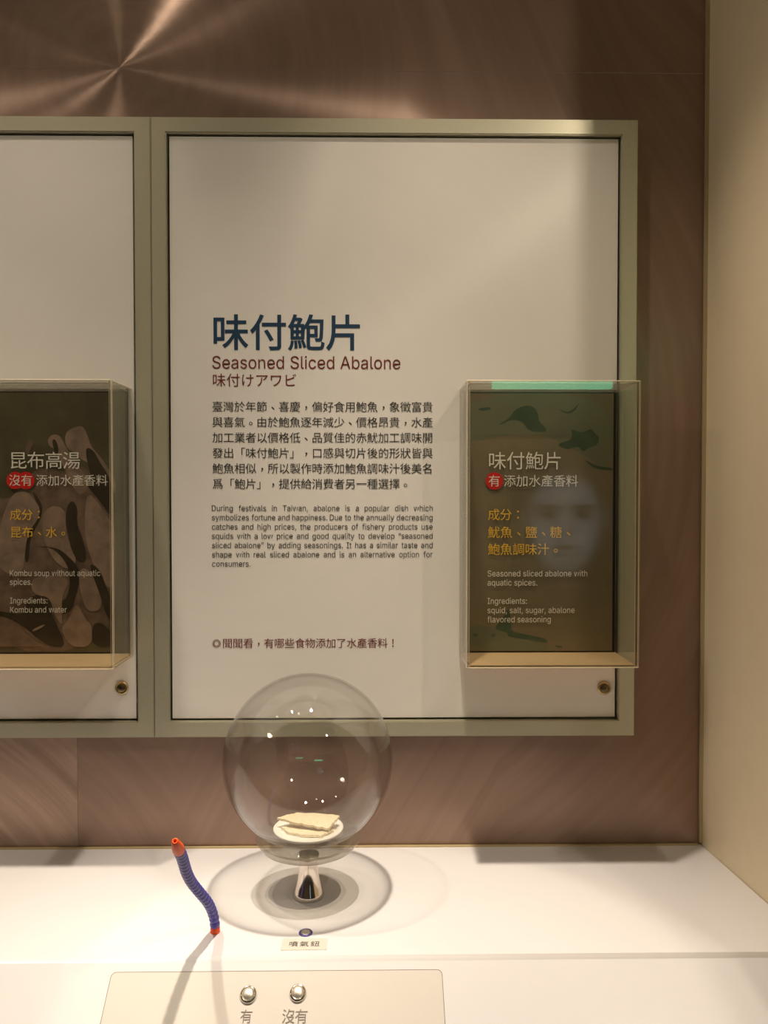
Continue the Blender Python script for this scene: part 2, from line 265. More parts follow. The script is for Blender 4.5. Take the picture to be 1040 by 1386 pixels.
# ------------------------------------------------------------------ lettering
_fc = bpy.data.curves.new('glyph', 'FONT'); _fo = bpy.data.objects.new('glyph', _fc); COL.objects.link(_fo)
_cache = {}
def glyphs(s, off=0.0):
    k = (s, off)
    if k not in _cache:
        _fc.body = s; _fc.offset = off; _fc.resolution_u = 4
        bpy.context.view_layer.update()
        dg = bpy.context.evaluated_depsgraph_get(); me = bpy.data.meshes.new_from_object(_fo.evaluated_get(dg))
        _cache[k] = ([v.co.copy() for v in me.vertices], [tuple(p.vertices) for p in me.polygons])
        bpy.data.meshes.remove(me)
    return _cache[k]
LATIN_SPACE = 0.197
LATIN = {
',': (188, '38,-119 68,71 137,71 84,-119', '0,2,1 0,3,2'),
'.': (188, '95,-4 78,-1 63,9 53,24 50,41 53,59 63,73 78,83 95,87 113,83 128,73 138,59 141,41 138,24 128,9 113,-1', '7,9,8 6,9,7 6,10,9 5,10,6 5,11,10 4,11,5 4,12,11 3,12,4 3,13,12 2,13,3 2,14,13 1,14,2 1,15,14 0,15,1'),
':': (188, '95,271 78,274 63,284 53,299 50,316 53,334 63,349 78,359 95,362 113,359 128,349 138,334 141,316 138,299 128,284 113,274 95,-4 78,-1 63,9 53,24 50,41 53,59 63,73 78,83 95,87 113,83 128,73 138,59 141,41 138,24 128,9 113,-1', '23,25,24 22,25,23 22,26,25 21,26,22 21,27,26 20,27,21 20,28,27 19,28,20 19,29,28 18,29,19 18,30,29 17,30,18 17,31,30 16,31,17 7,9,8 6,9,7 6,10,9 5,10,6 5,11,10 4,11,5 4,12,11 3,12,4 3,13,12 2,13,3 2,14,13 1,14,2 1,15,14 0,15,1'),
'A': (480, '16,0 201,509 276,509 463,0 395,0 287,302 276,334 264,372 250,420 232,478 245,478 228,419 213,371 201,333 191,302 85,0 110,142 110,199 370,199 370,142', '0,9,1 9,2,1 9,10,2 10,3,2 0,17,9 17,11,9 11,8,9 11,8,10 8,18,10 18,3,10 7,18,8 17,12,11 6,18,7 17,13,12 5,18,6 17,14,13 17,16,14 16,15,14 4,19,5 19,18,5 0,16,17 16,18,17 16,19,18 19,3,18 0,15,16 4,3,19'),
'D': (502, '60,0 60,509 225,509 294,501 353,478 399,441 433,391 455,329 462,255 455,181 433,119 398,68 351,31 291,8 219,0 125,57 125,452 221,452 275,446 320,428 354,399 379,361 394,312 399,255 394,198 379,149 354,110 318,81 272,63 215,57', '0,1,16,15 1,2,17,16 2,3,18,17 3,4,19,18 4,5,20,19 5,6,21,20 6,7,22,21 7,8,23,22 8,9,24,23 9,10,25,24 10,11,26,25 11,12,27,26 12,13,28,27 13,14,29,28 14,0,15,29'),
'I': (300, '31,0 31,57 118,57 118,452 31,452 31,509 269,509 269,452 183,452 183,57 269,57 269,0', '4,6,5 4,7,6 3,7,4 2,8,3 8,7,3 2,9,8 0,2,1 0,9,2 0,10,9 0,11,10'),
'K': (467, '104,145 104,216 122,239 139,261 157,282 174,303 193,324 212,344 364,509 448,509 231,276 228,276 60,0 60,509 125,509 125,334 124,225 125,193 125,0 372,0 188,259 228,309 449,0', '12,14,13 12,15,14 7,9,8 7,21,9 21,10,9 6,21,7 12,1,15 1,2,15 2,16,15 5,21,6 5,20,21 10,22,21 4,20,5 3,20,4 0,10,11 0,22,10 2,20,3 2,19,20 16,19,2 17,19,16 12,0,1 18,19,17 12,22,0 18,22,12 19,22,18'),
'S': (447, '224,-9 172,-4 128,9 91,31 64,60 46,96 38,137 104,137 110,110 123,88 142,71 166,59 194,52 224,49 257,52 286,60 311,74 329,92 341,114 346,139 342,161 332,179 316,193 296,205 272,214 245,222 184,239 128,260 86,289 60,326 52,372 58,413 75,448 102,476 138,498 180,511 227,516 275,511 316,498 351,476 377,449 394,415 401,378 337,378 326,412 302,437 267,453 225,459 194,456 167,448 145,435 129,418 118,398 115,376 119,352 131,334 148,319 169,308 191,300 212,293 264,279 287,272 312,264 336,252 359,238 379,220 395,198 405,171 408,139 403,99 386,64 360,34 323,11 278,-4', '35,37,36 34,37,35 34,38,37 33,38,34 33,39,38 33,40,39 32,47,33 47,40,33 32,48,47 46,40,47 32,49,48 45,40,46 45,41,40 31,49,32 31,50,49 44,41,45 31,51,50 31,52,51 44,42,41 30,52,31 43,42,44 30,53,52 30,54,53 29,54,30 29,55,54 29,56,55 28,56,29 28,57,56 28,58,57 28,59,58 28,60,59 27,60,28 27,61,60 27,62,61 27,63,62 26,63,27 26,64,63 25,64,26 25,65,64 24,65,25 24,66,65 23,66,24 22,66,23 22,67,66 21,67,22 20,67,21 20,68,67 19,68,20 18,68,19 18,69,68 5,7,6 5,8,7 17,69,18 5,9,8 17,70,69 4,9,5 16,70,17 4,10,9 15,70,16 4,11,10 15,71,70 14,71,15 3,11,4 3,12,11 13,71,14 3,13,12 3,71,13 3,72,71 2,72,3 2,73,72 1,73,2 1,0,73'),
'T': (449, '32,452 32,509 417,509 417,452 257,452 257,0 193,0 193,452', '0,2,1 0,3,2 7,3,0 6,4,7 4,3,7 6,5,4'),
'a': (389, '160,-9 126,-5 94,5 68,22 48,45 35,73 30,108 34,138 43,161 58,179 78,193 100,203 125,211 152,216 178,220 209,224 234,227 252,230 265,235 273,243 276,255 276,257 273,279 267,297 256,311 240,322 220,329 196,331 171,329 149,322 132,313 118,301 107,288 100,274 41,291 57,322 79,346 104,364 133,375 163,382 194,384 215,383 239,379 263,372 286,360 306,343 322,320 333,290 337,251 337,0 277,0 277,52 272,52 264,38 252,25 236,12 215,1 190,-6 170,45 202,49 228,59 248,74 263,93 272,115 276,138 276,190 270,186 259,182 246,179 231,176 216,173 200,171 186,169 175,168 154,164 134,159 117,150 103,139 95,124 92,105 94,87 102,72 114,61 130,52 149,47', '39,41,40 39,42,41 38,42,39 38,43,42 37,43,38 37,44,43 36,44,37 36,45,44 35,45,36 35,27,45 27,46,45 35,28,27 26,46,27 35,29,28 25,46,26 35,30,29 34,30,35 24,46,25 24,47,46 34,31,30 23,47,24 34,32,31 22,47,23 33,32,34 22,48,47 21,48,22 20,48,21 19,48,20 19,49,48 18,49,19 17,65,18 65,49,18 16,65,17 15,65,16 14,65,15 13,65,14 12,65,13 11,65,12 10,65,11 9,65,10 9,66,65 64,49,65 9,67,66 9,68,67 8,68,9 8,69,68 8,70,69 8,71,70 8,72,71 8,73,72 8,74,73 8,75,74 7,75,8 7,76,75 7,77,76 7,78,77 63,49,64 6,78,7 6,79,78 62,49,63 5,79,6 5,80,79 61,51,62 51,49,62 5,81,80 60,51,61 4,81,5 4,82,81 4,83,82 59,52,60 52,51,60 4,84,83 59,53,52 50,49,51 58,53,59 4,58,84 4,53,58 3,53,4 3,54,53 3,55,54 2,55,3 2,56,55 1,56,2 1,57,56 0,57,1'),
'b': (424, '229,-8 198,-5 172,4 153,17 138,31 127,46 118,59 112,59 112,0 53,0 53,509 114,509 114,319 118,319 127,331 137,346 152,360 171,373 197,381 229,384 274,378 313,361 345,332 370,293 385,245 390,189 385,133 370,84 346,45 313,16 274,-2 220,47 253,51 279,66 301,88 316,117 325,151 328,189 325,227 316,261 301,290 280,311 253,325 220,330 188,325 161,312 140,291 125,263 116,229 113,189 116,150 125,115 140,86 162,65 188,51', '9,11,10 9,12,11 18,20,19 17,20,18 17,21,20 16,21,17 16,22,21 15,22,16 14,22,15 14,43,22 43,42,22 42,23,22 13,43,14 13,44,43 13,45,44 41,23,42 9,13,12 9,47,13 47,46,13 46,45,13 40,23,41 40,24,23 39,24,40 9,48,47 38,24,39 38,25,24 9,49,48 37,25,38 9,50,49 36,25,37 36,26,25 35,26,36 9,51,50 35,27,26 34,27,35 9,7,51 7,52,51 33,27,34 7,53,52 33,28,27 32,28,33 7,6,53 6,54,53 9,8,7 5,54,6 31,28,32 5,31,54 5,28,31 4,28,5 4,29,28 3,29,4 2,29,3 2,30,29 1,30,2 1,0,30'),
'c': (396, '207,-8 159,-2 117,16 82,46 56,85 40,133 34,187 40,243 56,291 82,330 117,360 159,378 207,384 234,383 260,377 284,368 305,356 324,341 340,322 353,301 362,277 303,262 298,276 290,289 281,301 270,311 257,319 242,325 226,329 207,330 173,325 145,310 124,287 108,258 99,224 96,187 99,151 108,117 124,89 145,66 173,51 207,46 226,48 243,52 258,58 271,66 282,76 292,89 299,102 304,117 363,102 354,78 341,56 325,37 306,21 285,9 261,-1 235,-6', '11,13,12 11,14,13 10,14,11 10,15,14 10,16,15 9,16,10 9,17,16 9,29,17 29,18,17 8,30,9 30,29,9 28,18,29 27,18,28 8,31,30 26,18,27 26,19,18 25,19,26 24,19,25 8,32,31 23,19,24 23,20,19 7,32,8 22,20,23 7,33,32 22,21,20 7,34,33 6,34,7 6,35,34 5,35,6 5,36,35 5,37,36 4,37,5 4,38,37 48,50,49 48,51,50 47,51,48 46,51,47 4,39,38 3,39,4 46,52,51 45,52,46 44,52,45 3,40,39 43,52,44 43,53,52 42,53,43 3,41,40 41,53,42 3,53,41 2,53,3 2,54,53 2,55,54 1,55,2 1,56,55 1,57,56 0,57,1'),
'd': (424, '195,-8 151,-2 111,16 79,45 55,84 39,133 34,189 39,245 55,293 79,332 112,361 151,378 196,384 228,381 253,373 272,360 287,346 298,331 306,319 311,319 311,509 372,509 372,0 313,0 313,59 307,59 298,46 287,31 272,17 252,4 227,-5 205,47 236,51 263,65 284,86 299,115 309,150 312,189 309,229 300,263 284,291 263,312 237,325 205,330 172,325 145,311 124,290 108,261 99,227 96,189 99,151 109,117 124,88 145,66 172,51', '19,21,20 19,22,21 11,13,12 11,14,13 10,14,11 10,15,14 9,15,10 9,16,15 9,17,16 8,44,9 44,43,9 43,17,9 43,18,17 42,18,43 41,18,42 8,45,44 41,19,18 41,40,19 40,39,19 39,22,19 8,46,45 7,46,8 7,47,46 38,22,39 7,48,47 6,48,7 37,22,38 6,49,48 6,50,49 36,22,37 5,50,6 5,51,50 35,22,36 4,51,5 4,52,51 34,24,35 24,22,35 4,53,52 33,24,34 3,53,4 3,54,53 32,25,33 25,24,33 32,26,25 23,22,24 3,31,54 31,26,32 3,26,31 3,27,26 2,27,3 2,28,27 2,29,28 1,29,2 1,30,29 0,30,1'),
'e': (404, '212,-8 161,-2 117,16 82,46 56,85 40,132 34,187 39,242 55,290 81,329 115,359 157,378 205,384 236,382 266,374 294,361 319,341 341,315 357,282 368,242 371,194 371,169 75,169 75,221 338,221 310,202 307,237 298,269 283,294 263,314 237,326 205,330 173,326 146,313 125,294 109,270 99,241 96,211 96,178 100,139 110,106 128,80 151,61 179,50 212,46 234,48 254,53 271,61 285,73 297,88 306,105 365,91 353,63 335,39 311,19 283,4 249,-5', '11,13,12 11,14,13 10,14,11 10,15,14 10,16,15 9,16,10 9,31,16 31,17,16 9,32,31 30,17,31 8,32,9 29,17,30 8,33,32 29,18,17 28,18,29 8,34,33 27,18,28 8,35,34 7,35,8 27,19,18 7,36,35 26,19,27 26,24,19 24,20,19 6,23,7 23,36,7 23,37,36 25,24,26 6,22,23 37,24,23 37,20,24 38,20,37 38,21,20 5,22,6 39,21,38 5,21,22 5,39,21 5,40,39 4,40,5 4,41,40 49,51,50 49,52,51 48,52,49 3,41,4 3,42,41 47,52,48 47,53,52 3,43,42 46,53,47 45,53,46 3,44,43 44,53,45 3,53,44 2,53,3 2,54,53 2,55,54 1,55,2 1,56,55 0,56,1'),
'f': (254, '228,379 228,327 6,327 6,379 81,0 81,432 84,461 96,486 113,505 135,519 161,527 187,530 207,529 222,527 234,524 243,521 227,468 222,470 215,472 206,473 195,474 171,470 154,460 145,443 142,419 142,0', '10,12,11 10,13,12 9,13,10 9,14,13 9,15,14 9,16,15 8,17,9 17,16,9 7,19,8 19,18,8 18,17,8 6,20,7 20,19,7 6,21,20 6,22,21 5,22,6 5,23,22 5,24,23 4,24,5 4,25,24 2,0,3 2,1,0'),
'g': (425, '207,-151 168,-148 134,-140 105,-127 82,-110 64,-91 51,-69 101,-41 110,-53 122,-66 136,-78 154,-88 178,-95 207,-97 249,-92 282,-75 304,-47 311,-6 311,68 306,68 298,56 287,41 272,28 252,16 227,8 195,5 152,10 113,27 80,53 55,90 39,136 34,191 39,246 55,293 80,332 112,361 152,378 196,384 228,382 253,373 273,360 288,346 299,331 308,319 313,319 313,379 372,379 372,-9 367,-54 350,-90 324,-117 291,-136 251,-147 205,59 237,63 264,75 285,95 300,121 309,154 312,193 309,231 300,264 285,291 264,312 237,325 205,330 172,325 145,312 124,290 109,262 99,229 96,193 99,155 109,123 124,96 145,76 172,63', '36,38,37 36,39,38 44,46,45 44,47,46 35,39,36 35,40,39 34,40,35 34,41,40 34,42,41 33,66,34 66,65,34 65,42,34 65,43,42 64,43,65 63,43,64 33,67,66 63,44,43 63,62,44 62,61,44 61,60,44 60,47,44 33,68,67 32,68,33 32,69,68 32,70,69 31,70,32 59,47,60 31,71,70 31,72,71 58,47,59 30,72,31 30,73,72 57,47,58 29,73,30 29,74,73 56,18,57 18,47,57 29,75,74 55,18,56 28,75,29 28,76,75 54,19,55 19,18,55 54,20,19 17,47,18 28,53,76 53,20,54 28,20,53 28,21,20 27,21,28 27,22,21 27,23,22 26,23,27 26,24,23 25,24,26 16,47,17 16,48,47 6,8,7 15,48,16 6,9,8 15,49,48 6,10,9 5,10,6 14,49,15 5,11,10 5,12,11 14,50,49 4,12,5 13,50,14 4,13,12 4,50,13 3,50,4 3,51,50 2,51,3 2,52,51 1,52,2 1,0,52'),
'h': (410, '114,227 114,0 53,0 53,509 114,509 114,287 102,287 124,332 152,362 187,379 227,384 264,380 295,369 321,349 341,321 353,285 357,240 357,0 296,0 296,235 290,275 273,304 246,323 210,329 184,326 161,317 141,303 126,283 117,257', '2,4,3 2,6,4 6,5,4 9,11,10 9,12,11 8,12,9 8,13,12 7,13,8 7,23,13 23,14,13 6,25,7 25,24,7 24,23,7 22,14,23 21,14,22 21,15,14 6,26,25 20,15,21 6,27,26 2,28,6 28,27,6 20,16,15 19,16,20 2,0,28 19,17,16 18,17,19 2,1,0'),
'i': (167, '84,443 67,446 54,455 44,468 41,483 44,499 54,512 67,521 84,524 100,521 114,512 123,499 126,483 123,468 114,455 100,446 53,0 53,379 114,379 114,0', '16,18,17 16,19,18 7,9,8 6,9,7 6,10,9 5,10,6 5,11,10 4,11,5 4,12,11 3,12,4 3,13,12 2,13,3 2,14,13 1,14,2 1,15,14 0,15,1'),
'l': (189, '139,-2 101,3 74,20 58,47 53,84 53,509 114,509 114,99 115,77 120,62 130,54 146,52 154,52 160,53 165,53 170,54 181,3 172,1 162,-1 151,-2', '4,6,5 4,7,6 4,8,7 3,8,4 3,9,8 3,10,9 3,11,10 14,16,15 13,16,14 12,16,13 11,16,12 3,16,11 2,16,3 1,16,2 0,16,1 0,17,16 0,18,17 0,19,18'),
'm': (610, '53,0 53,379 112,379 112,295 108,295 118,323 132,346 151,363 172,376 195,384 219,386 257,380 287,361 309,331 321,295 312,295 322,321 337,343 357,361 381,375 407,383 437,386 468,383 497,372 522,354 541,328 553,296 557,255 557,0 496,0 496,254 490,289 473,313 447,326 419,330 395,328 374,320 358,307 345,290 338,270 335,247 335,0 274,0 274,260 269,288 253,311 229,326 199,330 178,328 158,320 140,307 126,289 117,266 114,238 114,0', '9,11,10 20,22,21 8,11,9 19,22,20 19,23,22 8,12,11 0,2,1 0,4,2 4,3,2 7,12,8 18,23,19 18,24,23 6,12,7 17,24,18 6,13,12 17,25,24 5,47,6 47,13,6 16,34,17 34,25,17 47,46,13 46,14,13 5,48,47 16,35,34 33,25,34 33,26,25 5,49,48 16,36,35 32,26,33 45,14,46 4,49,5 15,36,16 4,50,49 15,37,36 31,26,32 44,15,45 15,14,45 4,51,50 15,38,37 31,27,26 0,52,4 52,51,4 44,38,15 44,39,38 30,27,31 43,39,44 43,40,39 0,53,52 42,40,43 30,28,27 29,28,30 42,41,40 0,54,53'),
'n': (410, '114,227 114,0 53,0 53,379 112,379 112,287 102,287 124,332 152,362 187,379 227,384 264,380 295,369 321,349 341,321 353,285 357,240 357,0 296,0 296,235 290,275 273,304 246,323 210,329 184,326 161,317 141,303 126,283 117,257', '9,11,10 9,12,11 2,4,3 2,6,4 6,5,4 8,12,9 8,13,12 7,13,8 7,23,13 23,14,13 6,25,7 25,24,7 24,23,7 22,14,23 21,14,22 21,15,14 6,26,25 20,15,21 6,27,26 2,28,6 28,27,6 20,16,15 19,16,20 2,0,28 19,17,16 18,17,19 2,1,0'),
'o': (415, '207,-8 159,-2 117,16 82,46 56,85 40,133 34,187 40,243 56,291 82,330 117,360 159,378 207,384 256,378 299,360 333,330 359,291 376,243 381,187 376,133 359,85 333,46 299,16 256,-2 207,46 242,51 270,66 292,89 307,117 316,151 319,187 316,224 307,258 292,287 270,310 242,325 207,330 173,325 145,310 124,287 108,258 99,224 96,187 99,151 108,117 124,89 145,66 173,51', '11,13,12 10,13,11 10,14,13 9,14,10 9,15,14 8,37,9 37,36,9 36,15,9 36,35,15 35,16,15 8,38,37 34,16,35 8,39,38 33,16,34 7,39,8 33,17,16 7,40,39 32,17,33 7,41,40 31,17,32 6,41,7 31,18,17 6,42,41 30,18,31 5,42,6 5,43,42 29,18,30 29,19,18 5,44,43 28,19,29 28,20,19 4,44,5 4,45,44 27,20,28 4,46,45 26,20,27 3,46,4 26,21,20 3,47,46 25,21,26 3,24,47 24,21,25 3,21,24 2,21,3 2,22,21 1,22,2 1,23,22 0,23,1'),
'p': (424, '53,-143 53,379 112,379 112,319 118,319 126,331 137,346 152,360 171,373 197,381 229,384 274,378 313,361 345,332 370,293 385,245 390,189 385,133 370,84 346,45 313,16 274,-2 229,-8 198,-5 173,4 153,17 138,31 127,46 118,59 114,59 114,-143 220,47 253,51 279,66 301,88 316,117 325,151 328,189 325,227 316,261 301,290 280,311 253,325 220,330 188,325 161,312 140,291 125,263 116,229 113,189 116,150 125,115 140,86 162,65 188,51', '9,11,10 8,11,9 0,2,1 0,3,2 8,12,11 7,12,8 7,13,12 6,13,7 5,13,6 5,43,13 43,42,13 42,14,13 4,43,5 4,44,43 4,45,44 41,14,42 0,4,3 0,48,4 48,47,4 47,46,4 46,45,4 40,14,41 40,15,14 39,15,40 38,15,39 38,16,15 0,49,48 37,16,38 0,50,49 36,16,37 36,17,16 35,17,36 0,51,50 35,18,17 34,18,35 0,29,51 29,52,51 33,18,34 29,53,52 33,19,18 32,19,33 29,28,53 28,54,53 0,30,29 27,54,28 31,19,32 27,31,54 27,19,31 26,19,27 26,20,19 25,20,26 24,20,25 24,21,20 23,21,24 23,22,21'),
'q': (424, '372,-143 311,-143 311,59 306,59 298,46 287,31 272,17 252,4 227,-5 195,-8 151,-2 111,16 79,45 55,84 39,133 34,189 39,245 55,293 79,332 112,361 151,378 196,384 228,381 253,373 272,360 287,346 298,331 307,319 313,319 313,379 372,379 205,47 236,51 263,65 284,86 299,115 309,150 312,189 309,229 300,263 284,291 263,312 237,325 205,330 172,325 145,311 124,290 108,261 99,227 96,189 99,151 109,117 124,88 145,66 172,51', '20,22,21 20,23,22 28,30,29 28,0,30 19,23,20 19,24,23 18,24,19 18,25,24 18,26,25 17,44,18 44,43,18 43,26,18 43,27,26 42,27,43 41,27,42 17,45,44 41,28,27 41,40,28 40,39,28 39,38,28 38,0,28 17,46,45 16,46,17 16,47,46 16,48,47 15,48,16 37,0,38 15,49,48 15,50,49 36,0,37 14,50,15 14,51,50 35,0,36 13,51,14 13,52,51 34,2,35 2,0,35 13,53,52 33,2,34 12,53,13 12,54,53 32,3,33 3,2,33 32,4,3 1,0,2 12,31,54 31,4,32 12,4,31 12,5,4 11,5,12 11,6,5 11,7,6 10,7,11 10,8,7 9,8,10'),
'r': (259, '53,0 53,379 112,379 112,321 115,321 130,347 152,367 181,380 213,385 221,385 229,384 237,384 243,384 243,322 239,323 230,324 219,325 207,326 182,323 159,315 140,301 126,284 117,262 114,237 114,0', '7,9,8 7,10,9 7,11,10 7,12,11 7,13,12 6,13,7 0,2,1 0,3,2 5,13,6 4,17,5 17,16,5 16,15,5 15,14,5 14,13,5 4,18,17 4,19,18 0,4,3 0,22,4 22,21,4 21,20,4 20,19,4 0,23,22 0,24,23'),
's': (365, '182,-8 145,-5 112,3 84,18 62,38 45,63 36,94 94,107 105,79 124,60 150,49 181,45 217,50 244,62 262,81 268,103 265,121 254,136 237,147 212,155 149,170 104,186 72,208 53,237 47,274 51,305 65,332 87,354 115,370 149,381 187,384 223,381 254,372 279,358 299,339 314,316 324,290 268,277 258,298 243,316 219,328 187,333 156,329 131,317 114,299 109,277 112,258 124,243 144,232 172,223 229,209 275,194 306,171 325,142 331,107 326,75 312,47 290,24 260,6 223,-5', '29,31,30 29,32,31 28,32,29 28,33,32 27,33,28 27,34,33 26,34,27 26,41,34 41,35,34 26,42,41 40,35,41 25,42,26 25,43,42 39,35,40 25,44,43 39,36,35 38,36,39 24,44,25 24,45,44 37,36,38 24,46,45 23,46,24 23,47,46 23,48,47 22,48,23 22,49,48 22,50,49 22,51,50 21,51,22 21,52,51 20,52,21 20,53,52 19,53,20 18,53,19 17,53,18 17,54,53 16,54,17 15,54,16 6,8,7 15,55,54 14,55,15 5,8,6 13,55,14 5,9,8 13,56,55 4,9,5 12,56,13 4,10,9 11,56,12 4,11,10 11,57,56 4,57,11 3,57,4 3,58,57 2,58,3 2,59,58 1,59,2 1,0,59'),
't': (227, '204,379 204,327 6,327 6,379 65,471 126,471 126,98 128,76 136,61 150,53 170,50 177,50 185,51 194,52 202,54 213,2 203,-1 192,-3 180,-4 168,-4 125,2 92,21 72,52 65,93', '23,5,4 23,6,5 2,0,3 2,1,0 23,7,6 22,7,23 22,8,7 22,9,8 13,15,14 22,10,9 12,15,13 21,10,22 11,15,12 10,15,11 21,15,10 20,15,21 19,15,20 19,16,15 19,17,16 19,18,17'),
'u': (410, '182,-5 146,-1 115,11 89,31 69,59 57,95 53,139 53,379 114,379 114,144 119,105 137,75 164,56 200,50 226,53 249,62 268,77 283,97 293,122 296,153 296,379 357,379 357,0 298,0 298,92 307,92 286,47 257,17 222,0', '6,8,7 6,9,8 19,21,20 19,22,21 18,22,19 6,10,9 5,10,6 17,25,18 25,22,18 5,11,10 16,24,17 24,25,17 4,11,5 16,26,24 26,23,24 26,22,25 15,26,16 4,12,11 14,26,15 3,12,4 3,13,12 13,26,14 3,26,13 3,27,26 23,22,26 2,27,3 2,28,27 1,28,2 1,0,28'),
'v': (389, '163,0 17,379 84,379 165,155 177,121 187,87 196,53 206,21 184,21 194,53 203,87 213,121 224,155 305,379 371,379 226,0', '0,2,1 0,3,2 12,14,13 12,15,14 0,4,3 11,15,12 0,5,4 10,15,11 0,9,5 9,6,5 9,6,10 6,15,10 0,8,9 7,15,6 0,7,8 0,15,7'),
'w': (567, '138,0 23,379 87,379 133,214 143,177 154,137 165,91 175,41 165,41 175,90 186,135 196,176 206,214 252,379 316,379 362,214 371,176 382,136 392,91 402,41 391,41 402,90 413,135 423,176 434,214 480,379 545,379 429,0 368,0 319,172 312,198 305,225 297,252 291,280 284,309 277,338 291,338 277,280 270,252 263,225 255,198 248,172 199,0', '0,2,1 0,3,2 12,35,13 35,14,13 35,36,14 36,15,14 24,26,25 24,27,26 12,34,35 34,15,36 37,34,34 34,15,34 12,37,34 37,33,34 12,38,37 12,39,38 12,40,39 0,4,3 11,40,12 23,27,24 11,41,40 0,5,4 22,27,23 10,41,11 10,42,41 0,6,5 21,27,22 9,42,10 0,8,6 8,7,6 20,19,21 8,42,9 0,42,8'),
'y': (389, '47,-139 61,-86 71,-87 88,-90 104,-89 118,-84 130,-74 141,-58 151,-36 163,-1 17,379 84,379 165,155 177,121 187,87 196,53 206,21 184,21 193,53 202,87 212,121 224,155 305,379 371,379 204,-58 191,-85 177,-107 159,-124 139,-136 117,-143 91,-145 77,-145 65,-143 54,-141', '9,11,10 9,12,11 21,23,22 21,24,23 9,13,12 20,24,21 19,16,20 16,24,20 9,14,13 18,15,19 15,16,19 9,18,14 18,15,14 9,17,18 9,16,17 9,24,16 8,24,9 7,24,8 7,25,24 6,25,7 5,25,6 4,25,5 4,26,25 0,2,1 0,3,2 3,26,4 0,26,3 0,27,26 0,28,27 0,29,28 33,29,0 32,29,33 32,30,29 31,30,32'),
'z': (380, '42,0 42,46 254,320 254,323 48,323 48,379 333,379 333,331 126,60 126,56 339,56 339,0', '4,6,5 4,7,6 4,3,7 3,2,7 2,8,7 1,8,2 1,9,8 1,10,9 1,11,10 0,11,1'),
'“': (300, '175,318 228,509 274,509 244,318 52,318 104,509 151,509 121,318', '4,6,5 4,7,6 0,2,1 0,3,2'),
'”': (300, '175,318 205,509 274,509 222,318 52,318 82,509 151,509 98,318', '4,6,5 4,7,6 0,2,1 0,3,2'),
}
_lc = {}
def latin_glyphs(txt):
    """outline letters of one line: verts in cap-height units 0.509, faces"""
    vs, fs, x = [], [], 0.0
    for ch in txt:
        if ch == ' ': x += LATIN_SPACE; continue
        if ch not in _lc:
            a, v, f = LATIN[ch]
            _lc[ch] = (a / 1000, [tuple(int(q) / 1000 for q in p.split(',')) for p in v.split()], [tuple(int(q) for q in p.split(',')) for p in f.split()])
        a, v, f = _lc[ch]; b = len(vs)
        vs += [Vector((x + p[0], p[1], 0)) for p in v]; fs += [tuple(b + q for q in p) for p in f]; x += a
    return vs, fs
class Ink:
    """collects glyphs on a plane: origin + x along ex, y along ey (metres)"""
    def __init__(s, O, ex, ey, n, lift=0.0005): s.O, s.ex, s.ey, s.n, s.bm, s.lift = Vector(O), Vector(ex), Vector(ey), Vector(n), bmesh.new(), lift
    def put(s, vs, fs, f, mi=0):
        vv = []
        for c in vs:
            a, b = f(c); vv.append(s.bm.verts.new(s.O + s.ex * a + s.ey * b + s.n * s.lift))
        for q in fs:
            try: s.bm.faces.new([vv[i] for i in q]).material_index = mi
            except ValueError: pass
    def cjk(s, txt, x, yc, pitch, size=None, off=0.0, mi=0, sx=1.0):
        size = size or pitch
        for i, ch in enumerate(txt):
            if ch == ' ': continue
            vs, fs = glyphs(ch, off)
            if not vs: continue
            dx = dy = 0.0
            if ch in '，、。：！':
                dx = 0.5 - (min(v.x for v in vs) + max(v.x for v in vs)) / 2; dy = 0.38 - (min(v.y for v in vs) + max(v.y for v in vs)) / 2
                if ch in '，、。': dy -= 0.12
            cx = x + (i + 0.5) * pitch
            s.put(vs, fs, lambda c: (cx + (c.x + dx - 0.5) * size * sx, yc + (c.y + dy - 0.38) * size), mi)
    def word_w(s, w, size, sx, off):
        vs, _ = latin_glyphs(w); return (max(v.x for v in vs) - min(v.x for v in vs)) * size * sx
    def latin(s, txt, x0, x1, base, size, off=0.0, mi=0, fit=True, sx=0.93):
        """one line stretched word by word to reach from x0 to x1"""
        if fit:
            vs, fs = latin_glyphs(txt); a = min(v.x for v in vs); b = max(v.x for v in vs); k = (x1 - x0) / (b - a)
            s.put(vs, fs, lambda c: (x0 + (c.x - a) * k, base + c.y * size), mi)
        else:
            ws = txt.split(); wd_ = [s.word_w(w, size, sx, off) for w in ws]; gap = (x1 - x0 - sum(wd_)) / max(1, len(ws) - 1)
            x = x0
            for w, q in zip(ws, wd_):
                vs, fs = latin_glyphs(w); a = min(v.x for v in vs); xx = x
                s.put(vs, fs, lambda c: (xx + (c.x - a) * size * sx, base + c.y * size), mi); x += q + gap
    def disc(s, x, y, r, mi=0, dl=0.0):
        c = s.O + s.ex * x + s.ey * y + s.n * (s.lift + dl)
        vv = [s.bm.verts.new(c + s.ex * (r * math.cos(t * math.pi / 24)) + s.ey * (r * math.sin(t * math.pi / 24))) for t in range(48)]
        s.bm.faces.new(vv).material_index = mi
    def build(s, name, m, parent, label=None):
        o = obj(name, s.bm, m, parent)
        if label: o['label'] = label
        return o
BOARD_Y = -0.022
def board_ink(u0, v0, y=BOARD_Y, lift=0.0005):
    """an Ink whose unit is one photo pixel at that plane, anchored at (u0, v0)"""
    O = on_y(u0, v0, y); k = (on_y(u0 + 50, v0, y) - on_y(u0 - 50, v0, y)).x / 100
    return Ink(O, (k, 0, 0), (0, 0, k), (0, -1, 0), lift)

